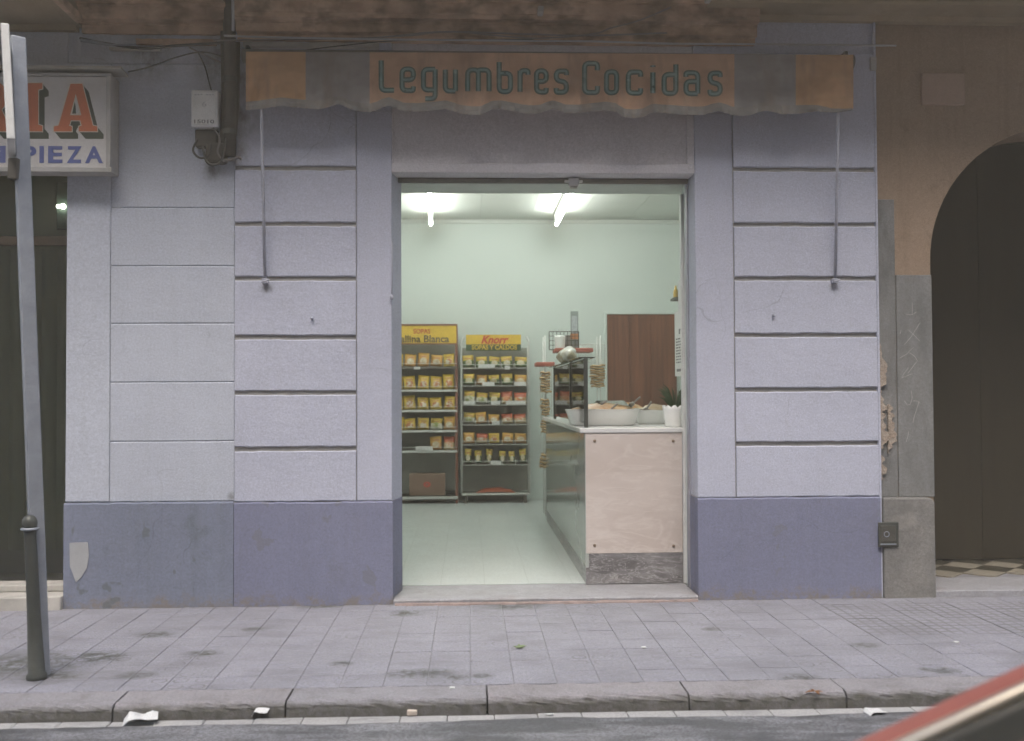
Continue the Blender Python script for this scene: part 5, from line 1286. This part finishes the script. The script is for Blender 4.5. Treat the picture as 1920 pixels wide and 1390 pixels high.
# snack packets in piles
M['snack'] = mottled('tan_snack', (0.56, 0.40, 0.22), (0.44, 0.29, 0.14), scale=12, rough=0.4, coords='obj')
vs = []; fs = []; nu = 8
for j in range(3):
    for i in range(nu+1):
        f = i/nu; vs.append((f - 0.5, (j - 1)*0.5, (0.5 + 0.25*math.sin(f*9)) * (1 if j == 1 else 0.55)))
for j in range(3):
    for i in range(nu+1):
        f = i/nu; vs.append((f - 0.5, (j - 1)*0.5, (-0.5 + 0.25*math.sin(f*9)) * (1 if j == 1 else 0.55)))
W1 = nu+1; T_ = 3*W1
for j in range(2):
    for i in range(nu):
        a_ = j*W1+i; fs.append((a_, a_+1, a_+W1+1, a_+W1)); fs.append((a_+T_, a_+W1+T_, a_+W1+1+T_, a_+1+T_))
for i in range(nu): fs.append((i, i+T_, i+1+T_, i+1)); fs.append((2*W1+i, 2*W1+i+1, 2*W1+i+1+T_, 2*W1+i+T_))
for j in range(2): a_ = j*W1; fs.append((a_, a_+W1, a_+W1+T_, a_+T_)); a_ = j*W1+nu; fs.append((a_, a_+T_, a_+W1+T_, a_+W1))
sme = bpy.data.meshes.new('snack_packet'); sme.from_pydata(vs, [], fs); sme.materials.append(M['snack'])
for p in sme.polygons: p.use_smooth = True
def pile(u0, u1, v0, v1, n, Y_, where):
    a = P(u0, v1, Y_); b_ = P(u1, v0, Y_); hgt = (b_.z - a.z)/n
    for k in range(n):
        o = shared('snack_packet', sme, ((a.x + b_.x)/2 + random.uniform(-.01, .01), Y_, a.z + hgt*(k + 0.5)), None, (0, R(random.uniform(-5, 5)), R(random.uniform(-8, 8))), ((b_.x - a.x)*random.uniform(0.92, 1.05), 0.16, hgt*0.92))
        tag(o, 'tan snack packet, %s from below, pile %s' % (num[k], where), 'packet', 'snack packets piled on the wire stand')
pile(1015, 1031, 697, 737, 8, sy_ - 0.06, 'under the left red tray')
pile(1015, 1030, 748, 780, 6, sy_ - 0.06, 'just left of the guard post, mid height')
pile(1016, 1030, 788, 812, 5, sy_ - 0.06, 'level with the counter top, left side')
pile(1013, 1029, 850, 878, 4, sy_ - 0.06, 'lowest beside the counter side')
pile(1108, 1133, 684, 727, 9, sy_ - 0.0, 'between guard post and brown door')
# tub and card on the stand
a, b_ = P(1039, 648, sy_), P(1060, 624, sy_)
r_ = (b_.x - a.x)/2; hz_ = b_.z - a.z
tubo = MB().lathe([(r_*0.82, 0), (r_*0.86, 0.01), (r_*0.98, hz_*0.8), (r_, hz_*0.82), (r_, hz_*0.93), (r_*0.9, hz_), (0.001, hz_)], ((a.x + b_.x)/2, sy_ - 0.02, zt2 + 0.024), 20).build('plastic_tub', M['porcelain'], None, smooth=True)
tag(tubo, 'white plastic tub standing in the wire basket above counter', 'tub')
cd_ = thing('card_sign', (X(1077, sy_), sy_ + 0.06, zt2), 'tall narrow printed card with orange foot above the wire stand', 'card')
a, b_ = P(1070, 636, sy_ + 0.06), P(1084, 584, sy_ + 0.06)
MB().box(a.x, b_.x, sy_ + 0.055, sy_ + 0.062, zt2 + 0.02, b_.z).build('card', plain('grey_card', (0.26, 0.30, 0.29), 0.6), cd_)
MB().box(a.x + 0.012, b_.x - 0.012, sy_ + 0.052, sy_ + 0.0545, P(1077, 625, sy_).z, P(1077, 592, sy_).z).build('picture', mottled('card_picture', (0.52, 0.56, 0.56), (0.36, 0.38, 0.42), scale=30), cd_)
MB().box(a.x - 0.004, b_.x + 0.004, sy_ + 0.050, sy_ + 0.0545, P(1077, 636, sy_).z, P(1077, 625, sy_).z - 0.002).build('foot_panel', plain('orange_card', (0.50, 0.22, 0.10), 0.6), cd_)

# brown door on the back wall
bd = thing('interior_door', (X(1200, 5.79), 5.78, RF), 'dark brown wooden door in the back wall behind the counter', 'door')
a, b_ = P(1139, 755, 5.77), P(1268, 588, 5.77)
def wood():
    t = NT('brown_door_wood'); p = t.pos()
    n = t.noise(4.5, 5, 0.6, t.scalevec(p, 2.2, 1, 0.12))
    col = t.mix(t.ramp(n, 0.35, 0.65), (0.13, 0.06, 0.045), (0.26, 0.105, 0.065))
    col = t.mix(t.ramp(t.noise(18, 4, 0.6, t.scalevec(p, 2, 1, 0.08)), 0.4, 0.7, 0, 0.4), col, (0.07, 0.045, 0.035))
    t.col(col); return t.set(0.35, 0, 0.4)
M['wood'] = wood()
MB().box(a.x + 0.002, b_.x, 5.775, 5.798, RF, b_.z - 0.01).build('leaf', M['wood'], bd)
for k, (q0, q1) in enumerate(((0.02, 0.31), (0.33, 0.62), (0.64, 0.98))):
    MB().box(a.x + (b_.x - a.x)*q0, a.x + (b_.x - a.x)*q1, 5.768, 5.776, RF + 0.1, b_.z - 0.04).build('board', M['wood'], bd, bevel=0.004)
MB().box(a.x - 0.025, a.x, 5.765, 5.799, RF, b_.z).box(a.x - 0.025, b_.x + 0.02, 5.764, 5.799, b_.z - 0.008, b_.z + 0.018).build('frame', M['room'], bd, bevel=0.004)
MB().tube([(a.x + 0.07, 5.765, RF + 1.02), (a.x + 0.07, 5.735, RF + 1.02), (a.x + 0.13, 5.733, RF + 1.02)], 0.009, 8).build('handle', M['spoon'], bd, smooth=True)
# notices hanging at the right edge of the doorway
M['paper'] = plain('paper', (0.68, 0.68, 0.66), 0.7, var=0.06)
M['blueink'] = plain('blue_ink', (0.12, 0.16, 0.30), 0.7)
def notice(u0, u1, v0, v1, Ya, Yb, label, marks, ink):
    a = P(u0, v1, Ya); b_ = P(u1, v1, Yb); a2 = P(u0, v0, Ya); zb_, zt_ = a.z, a2.z
    d = Vector((b_.x - a.x, b_.y - a.y, 0)); nrm = Vector((d.y, -d.x, 0)).normalized()
    if nrm.y > 0: nrm = -nrm
    th = thing('paper_notice', (a.x, a.y, zb_), label, 'notice', 'paper notices at the doorway')
    c = Vector(((a.x + b_.x)/2, (a.y + b_.y)/2, (zb_ + zt_)/2))
    MB().obox(c, d/2, nrm * 0.001, (0, 0, (zt_ - zb_)/2)).build('sheet', M['paper'], th)
    mb = MB()
    for (f0, f1, g0, g1) in marks:
        cc_ = Vector((a.x, a.y, 0)) + d * (f0 + f1)/2 + nrm * 0.0018; cc_.z = zb_ + (zt_ - zb_) * (g0 + g1)/2
        mb.obox(cc_, d * (f1 - f0)/2, nrm * 0.0006, (0, 0, (zt_ - zb_) * (g1 - g0)/2))
    mb.build('printed_lines', ink, th)
random.seed(3)
mk = []
for k in range(9):
    g0 = 0.20 + k * 0.045
    f0 = 0.15
    while f0 < 0.8: f1 = min(0.85, f0 + random.uniform(0.08, 0.25)); mk.append((f0, f1, g0, g0 + 0.022)); f0 = f1 + 0.06
mk += [(0.2, 0.8, 0.07, 0.11), (0.45, 0.58, 0.64, 0.72), (0.58, 0.9, 0.70, 0.72), (0.65, 0.75, 0.64, 0.70)]
notice(1266, 1284, 586, 706, 1.05, 0.75, 'white paper price list with printed lines hanging by the doorway edge', mk, M['ink'])
notice(1272, 1287.5, 527, 585, 0.72, 0.45, 'white paper notice with blue marks above the price list', [(0.3, 0.7, 0.10, 0.14), (0.3, 0.4, 0.14, 0.26), (0.3, 0.7, 0.26, 0.30), (0.6, 0.7, 0.14, 0.18), (0.3, 0.8, 0.42, 0.45), (0.3, 0.75, 0.55, 0.58), (0.35, 0.8, 0.70, 0.73), (0.3, 0.7, 0.84, 0.87)], M['blueink'])
MB().tube([P(1284, 520, 0.74), P(1284, 790, 0.74)], 0.006, 8).build('hanging_rail', M['rackwhite'], shop)
# little shelf of bottles at right
sb = thing('bottle_shelf', P(1268, 562, 2.6), 'tiny wall shelf near the doorway notices', 'shelf')
c = P(1262, 561, 2.6); MB().box(c.x, c.x + 0.4, 2.5, 2.72, c.z - 0.01, c.z + 0.01).build('board', M['iron'], sb)
for k in range(2):
    q = P(1267 + k*7, 560, 2.6); bo_ = MB().lathe([(0.02, 0), (0.022, 0.01), (0.022, 0.06), (0.010, 0.085), (0.009, 0.11), (0.001, 0.112)], (q.x, 2.6, c.z + 0.011), 12).build('bottle', plain('amber_bottle_%d' % k, ((0.45, 0.30, 0.06), (0.12, 0.10, 0.07))[k], 0.3), None, smooth=True)
    tag(bo_, ('small amber bottle on the tiny wall shelf, left one', 'small dark bottle on the tiny wall shelf, right one')[k], 'bottle', 'bottles on the tiny shelf')

# ------------------------------------------------------------------ litter
def sheetpaper(name, u, v, Zg, w_, d_, hgt, rz, label, mat, cat='litter', nx=6, ny=4):
    c = PZ(u, v, Zg); vs = []; fs = []
    ca, sa = math.cos(rz), math.sin(rz)
    for top_ in (1, 0):
        for j in range(ny+1):
            for i in range(nx+1):
                x_ = (i/nx - 0.5)*w_; y_ = (j/ny - 0.5)*d_
                z_ = hgt * (0.35 + 0.65*abs(pnoise(Vector((x_*14 + u, y_*14, v*0.1))))) * (1 if (0 < i) else 0.3)
                vs.append((c.x + x_*ca - y_*sa, c.y + x_*sa + y_*ca, Zg + 0.003 + (z_ if top_ else z_ - 0.002)))
    nn = (nx+1)*(ny+1)
    for j in range(ny):
        for i in range(nx): q = j*(nx+1)+i; fs.append((q, q+1, q+nx+2, q+nx+1)); fs.append((q+nn, q+nx+1+nn, q+nx+2+nn, q+1+nn))
    rim = [i for i in range(nx+1)] + [j*(nx+1)+nx for j in range(1, ny+1)] + [ny*(nx+1)+i for i in range(nx-1, -1, -1)] + [j*(nx+1) for j in range(ny-1, 0, -1)]
    for a, b in zip(rim, rim[1:] + rim[:1]): fs.append((a, a+nn, b+nn, b))
    o = MB().add(vs, fs).build(name, mat, None); tag(o, label, cat, 'litter in the gutter'); return o
mp = plain('litter_paper', (0.62, 0.63, 0.62), 0.7)
sheetpaper('crumpled_paper', 264, 1357, GZ, 0.14, 0.085, 0.06, 0.25, 'large crumpled white paper in the gutter, leftmost', mp)
sheetpaper('crumpled_paper', 490, 1346, GZ, 0.07, 0.06, 0.075, -0.1, 'folded white paper standing against the kerb, second from left', mp)
sheetpaper('crumpled_paper', 1640, 1340, GZ, 0.075, 0.07, 0.03, 0.1, 'white paper scrap in the gutter near the red car', mp)
c = PZ(773, 1341, GZ)
cp = MB().box(c.x - 0.022, c.x + 0.022, c.y - 0.02, c.y + 0.02, GZ + 0.003, GZ + 0.024).build('cigarette_packet', mottled('pack_paper', (0.62, 0.56, 0.48), (0.5, 0.42, 0.35), scale=40), None, bevel=0.004); tag(cp, 'small crushed cigarette packet in the gutter below the doorway', 'litter', 'litter in the gutter')
for (u, v, lab) in ((1030, 1344, 'white cigarette end in the gutter right of the crushed packet'),):
    c = PZ(u, v, GZ); cg = MB().tube([(c.x - 0.018, c.y, GZ + 0.009), (c.x + 0.02, c.y + 0.004, GZ + 0.008)], 0.0045, 8).build('cigarette_end', mp, None, smooth=True); tag(cg, lab, 'litter', 'litter in the gutter')
c = PZ(522, 1340, GZ); cg = MB().tube([(c.x - 0.016, c.y, GZ + 0.009), (c.x + 0.016, c.y - 0.003, GZ + 0.008)], 0.0045, 8).build('cigarette_end', plain('filter_orange', (0.5, 0.28, 0.14), 0.7), None, smooth=True); tag(cg, 'orange cigarette end in the gutter beside the folded paper', 'litter', 'litter in the gutter')
def leafobj(name, u, v, Zg, mat, label, L_, n, cat):
    c = PZ(u, v, Zg); th = thing(name, c, label, cat)
    for k in range(n):
        an = 2*math.pi*k/n + random.uniform(-.3, .3); d = Vector((math.cos(an), math.sin(an), 0.35 if n > 4 else 0.1)); s_ = Vector((-math.sin(an), math.cos(an), 0))*L_*0.16
        b0 = Vector((c.x, c.y, Zg + 0.004)); l_ = L_*random.uniform(0.6, 1.0)
        ps_ = [b0, b0 + d*l_*0.5 + s_, b0 + d*l_*0.5 - s_, b0 + d*l_ + Vector((0, 0, -0.2*l_))]
        ps2 = [p + Vector((0, 0, 0.0015)) for p in ps_]
        MB().add(ps_ + ps2, [(0,2,3,1),(4,5,7,6),(0,1,5,4),(1,3,7,5),(3,2,6,7),(2,0,4,6)]).build('leaf', mat, th)
leafobj('weed', 973, 1216, 0.0, mottled('weed_green', (0.13, 0.19, 0.07), (0.30, 0.36, 0.22), scale=30), 'small green weed sprouting between the paving tiles before the doorway', 0.045, 8, 'weed')
leafobj('dead_leaf', 1527, 1298, 0.0, mottled('dead_leaf', (0.28, 0.13, 0.05), (0.18, 0.09, 0.04), scale=30), 'brown dead leaf lying on the kerb near the red car', 0.045, 4, 'leaf')
for (u, v, lab) in ((848, 1291, 'tiny white paper scrap on the kerbstone below the doorway'), (1793, 1205, 'tiny white paper scrap on the pavement below the archway'), (1207, 1215, 'tiny white paper scrap on the pavement before the counter end')):
    c = PZ(u, v, 0); o = MB().box(c.x - 0.012, c.x + 0.012, c.y - 0.012, c.y + 0.012, 0.001, 0.006).build('paper_scrap', mp, None, bevel=0.001, segs=1); tag(o, lab, 'litter', 'paper scraps on the pavement')

# ------------------------------------------------------------------ red car in the foreground (only its sloping tail is in view)
dF = 1.62
YF = CAM.y + dF; YN = YF - 1.50; YM = (YF + YN)/2
RZ = GZ + 0.012
pA, pB = P(1560, 1397, YF), P(1920, 1232, YF)
sl = (pB.z - pA.z) / (pB.x - pA.x)
xt = pA.x - 0.22; ztail = pA.z - sl * 0.22
zr = RZ + 1.30; xr = pA.x + (zr - pA.z) / sl
car = thing('parked_car', (xt + 2.0, YM, RZ), 'red parked car with sloping tail, chrome-trimmed dark rear window, bottom right', 'car')
M['carred'] = plain('red_car_paint', (0.42, 0.135, 0.10), 0.5, var=0.06, **{'Coat Weight': 0.5, 'Coat Roughness': 0.1})
M['chrome'] = plain('dull_chrome', (0.62, 0.53, 0.40), 0.30, 0.75, var=0.05)
M['carglass'] = plain('dark_car_glass', (0.055, 0.055, 0.045), 0.08, 0, 0.5, var=0.1)
M['rubber'] = plain('black_rubber', (0.03, 0.03, 0.03), 0.8)
# stations along x: (x, z of the top line, z of the belt, half width at belt, half width at top)
HW = 0.75
stn = [(xt - 0.06, RZ + 0.52, RZ + 0.50, HW - 0.10, HW - 0.12), (xt - 0.02, ztail - 0.05, RZ + 0.60, HW - 0.05, HW - 0.07), (xt + 0.03, ztail, RZ + 0.64, HW - 0.02, HW - 0.035),
       (pA.x, pA.z, RZ + 0.70, HW, HW - 0.02), (pB.x, pB.z, RZ + 0.80, HW + 0.02, HW - 0.002)]
stn[3] = (pA.x, pA.z, RZ + 0.72, HW + 0.02, HW); stn[4] = (pB.x, pB.z, RZ + 0.80, HW + 0.03, HW)
stn += [(xr - 0.12, zr - 0.035, RZ + 0.86, HW + 0.04, HW - 0.10), (xr + 0.15, zr + 0.01, RZ + 0.87, HW + 0.04, HW - 0.13), (xr + 0.75, zr + 0.015, RZ + 0.87, HW + 0.04, HW - 0.13), (xr + 0.95, zr - 0.02, RZ + 0.87, HW + 0.04, HW - 0.12),
        (xr + 1.55, RZ + 0.90, RZ + 0.86, HW + 0.03, HW - 0.04), (xr + 2.1, RZ + 0.82, RZ + 0.78, HW + 0.01, HW - 0.06), (xr + 2.55, RZ + 0.70, RZ + 0.66, HW - 0.03, HW - 0.10), (xr + 2.62, RZ + 0.52, RZ + 0.50, HW - 0.08, HW - 0.14)]
vs = []; fs = []
for (x_, zt_, zb_, wb, wt) in stn:
    low = RZ + (0.24 if xt + 0.1 < x_ < xr + 2.5 else 0.32)
    ring = [(-wb + 0.06, low), (-wb, low + 0.10), (-wb - 0.0, zb_ - 0.02), (-(wb*0.4 + wt*0.6), (zb_ + zt_)/2), (-wt, zt_ - 0.012), (-wt + 0.025, zt_), (0, zt_ + 0.012), (wt - 0.025, zt_), (wt, zt_ - 0.012), ((wb*0.4 + wt*0.6), (zb_ + zt_)/2), (wb, zb_ - 0.02), (wb, low + 0.10), (wb - 0.06, low)]
    vs += [(x_, YM + y_, z_) for y_, z_ in ring]
nr = 13
for i in range(len(stn) - 1):
    for j in range(nr): fs.append((i*nr + j, i*nr + (j+1) % nr, (i+1)*nr + (j+1) % nr, (i+1)*nr + j))
fs.append(tuple(range(nr))); fs.append(tuple(range((len(stn)-1)*nr, len(stn)*nr)))
MB().add(vs, fs).build('body', M['carred'], car, smooth=False)
def onhatch(x_, y_, off):   # point on the sloping tail
    z_ = pA.z + sl * (x_ - pA.x); f = 1 - abs(y_ - YM) / (HW - 0.025)
    n_ = Vector((-sl, 0, 1)).normalized()
    return Vector((x_, y_, z_ + 0.012 * max(0, f))) + n_ * off
gx0_, gx1_ = pA.x - 0.10, xr - 0.20
gyN, gyF = YM - HW + 0.13, YM + HW - 0.125
vs = [onhatch(gx0_, gyN, .006), onhatch(gx1_, gyN + .04, .006), onhatch(gx1_, YM, .006), onhatch(gx1_, gyF - .0, .006), onhatch(gx0_, gyF, .006), onhatch(gx0_, YM, .006)]
MB().add(vs + [v + Vector((0, 0, -0.004)) for v in vs], [(0,1,2,5),(5,2,3,4),(6,11,8,7),(11,10,9,8),(0,6,7,1),(1,7,8,2),(2,8,9,3),(3,9,10,4),(4,10,11,5),(5,11,6,0)]).build('rear_window', M['carglass'], car)
MB().tube([onhatch(gx0_, gyN, .010), onhatch(gx0_, YM, .010), onhatch(gx0_, gyF, .010), onhatch((gx0_ + gx1_)/2, gyF, .010), onhatch(gx1_, gyF, .010), onhatch(gx1_, YM, .010), onhatch(gx1_, gyN + .04, .010), onhatch(gx0_, gyN, .010)], 0.013, 10).build('window_trim', M['chrome'], car, smooth=True)
MB().tube([onhatch(gx0_ + 0.1, gyF - 0.13, .0065), onhatch(gx1_ - 0.1, gyF - 0.13, .0065)], 0.0035, 6).build('window_red_line', plain('dull_red_strip', (0.16, 0.06, 0.04), 0.5), car)  # thin dull red line along the rear window
for s_ in (-1, 1):
    def sidept(x_, z_, wof=0.0): return (x_, YM + s_ * (HW + 0.035 + wof), z_)
    zb_ = RZ + 0.90
    pz_ = [(xr - 0.05, zb_, HW - 0.02), (xr + 1.25, zb_, HW - 0.02), (xr + 0.92, zr - 0.09, HW - 0.075), (xr + 0.12, zr - 0.09, HW - 0.075)]
    MB().add([(a, YM + s_*(b_ + 0.035), z_) for a, z_, b_ in pz_] + [(a, YM + s_*(b_ - 0.03), z_) for a, z_, b_ in pz_], [(0,1,2,3),(4,7,6,5),(0,4,5,1),(1,5,6,2),(2,6,7,3),(3,7,4,0)]).build('side_window', M['carglass'], car)
    for xw in (xt + 0.55, xr + 1.95):
        yy = YM + s_ * (HW - 0.06)
        def wl(prof, name, mat, par):
            q = MB().lathe(prof, (0, 0, 0), 24); q.v = [(xw + v[0], yy + s_ * v[2], RZ + 0.29 + v[1]) for v in q.v]; return q.build(name, mat, par, smooth=True)
        ty_ = wl([(0.19, -0.09), (0.275, -0.085), (0.29, -0.05), (0.29, 0.05), (0.275, 0.085), (0.19, 0.09)], 'wheel', M['rubber'], car)
        wl([(0.001, 0.05), (0.06, 0.06), (0.15, 0.05), (0.19, 0.085), (0.19, 0.03), (0.001, 0.02)], 'rim', M['chrome'], ty_)
    MB().box(xt - 0.075, xt - 0.04, YM + s_*0.66, YM + s_*0.42, RZ + 0.52, RZ + 0.62).build('tail_light', plain('tail_lamp_red', (0.35, 0.02, 0.02), 0.2), car, bevel=0.008)
    MB().box(xr + 2.60, xr + 2.635, YM + s_*0.58, YM + s_*0.38, RZ + 0.48, RZ + 0.60).build('headlight', plain('headlamp_glass', (0.7, 0.7, 0.7), 0.1), car, bevel=0.008)
    MB().box(xr + 0.30, xr + 0.44, YM + s_*(HW + 0.04), YM + s_*(HW + 0.06), RZ + 0.78, RZ + 0.805).build('door_handle', M['chrome'], car, bevel=0.005)
for x_ in (xt - 0.11, xr + 2.64):
    MB().box(x_, x_ + 0.07, YM - HW + 0.03, YM + HW - 0.03, RZ + 0.36, RZ + 0.47).build('bumper', M['chrome'], car, bevel=0.02)
vs = [(xr + 1.52, YM - 0.66, RZ + 0.925), (xr + 1.52, YM + 0.66, RZ + 0.925), (xr + 1.0, YM + 0.58, zr - 0.025), (xr + 1.0, YM - 0.58, zr - 0.025)]
MB().add([Vector(v) + Vector((0.012, 0, 0.012)) for v in vs] + [Vector(v) - Vector((0.01, 0, 0.01)) for v in vs], [(0,1,2,3),(4,7,6,5),(0,4,5,1),(1,5,6,2),(2,6,7,3),(3,7,4,0)]).build('windscreen', M['carglass'], car)

# ------------------------------------------------------------------ thin haze box, added to lift the dark tones
hz_m = bpy.data.materials.new('haze'); hz_m.use_nodes = True; hn = hz_m.node_tree
for q in list(hn.nodes):
    if q.type == 'BSDF_PRINCIPLED': hn.nodes.remove(q)
pv_ = hn.nodes.new('ShaderNodeVolumePrincipled'); pv_.inputs['Color'].default_value = (0.94, 0.83, 0.64, 1); pv_.inputs['Density'].default_value = 0.016; pv_.inputs['Anisotropy'].default_value = 0.2
hn.links.new(pv_.outputs[0], [q for q in hn.nodes if q.type == 'OUTPUT_MATERIAL'][0].inputs['Volume'])
hb = MB().box(-30, 30, -30, 9, -1.2, 11.8).build('haze', hz_m); tag(hb, 'pale even haze added to lift the dark tones', 'haze', kind='stuff')

sc.cycles.use_denoising = True
sc.cycles.use_adaptive_sampling = True; sc.cycles.adaptive_threshold = 0.05; sc.cycles.volume_bounces = 0
sc.cycles.sample_clamp_indirect = 4.0
sc.cycles.max_bounces = 5; sc.cycles.diffuse_bounces = 3; sc.cycles.glossy_bounces = 3; sc.cycles.transmission_bounces = 5
sc.cycles.caustics_reflective = False; sc.cycles.caustics_refractive = False
print('objects', len(bpy.data.objects))
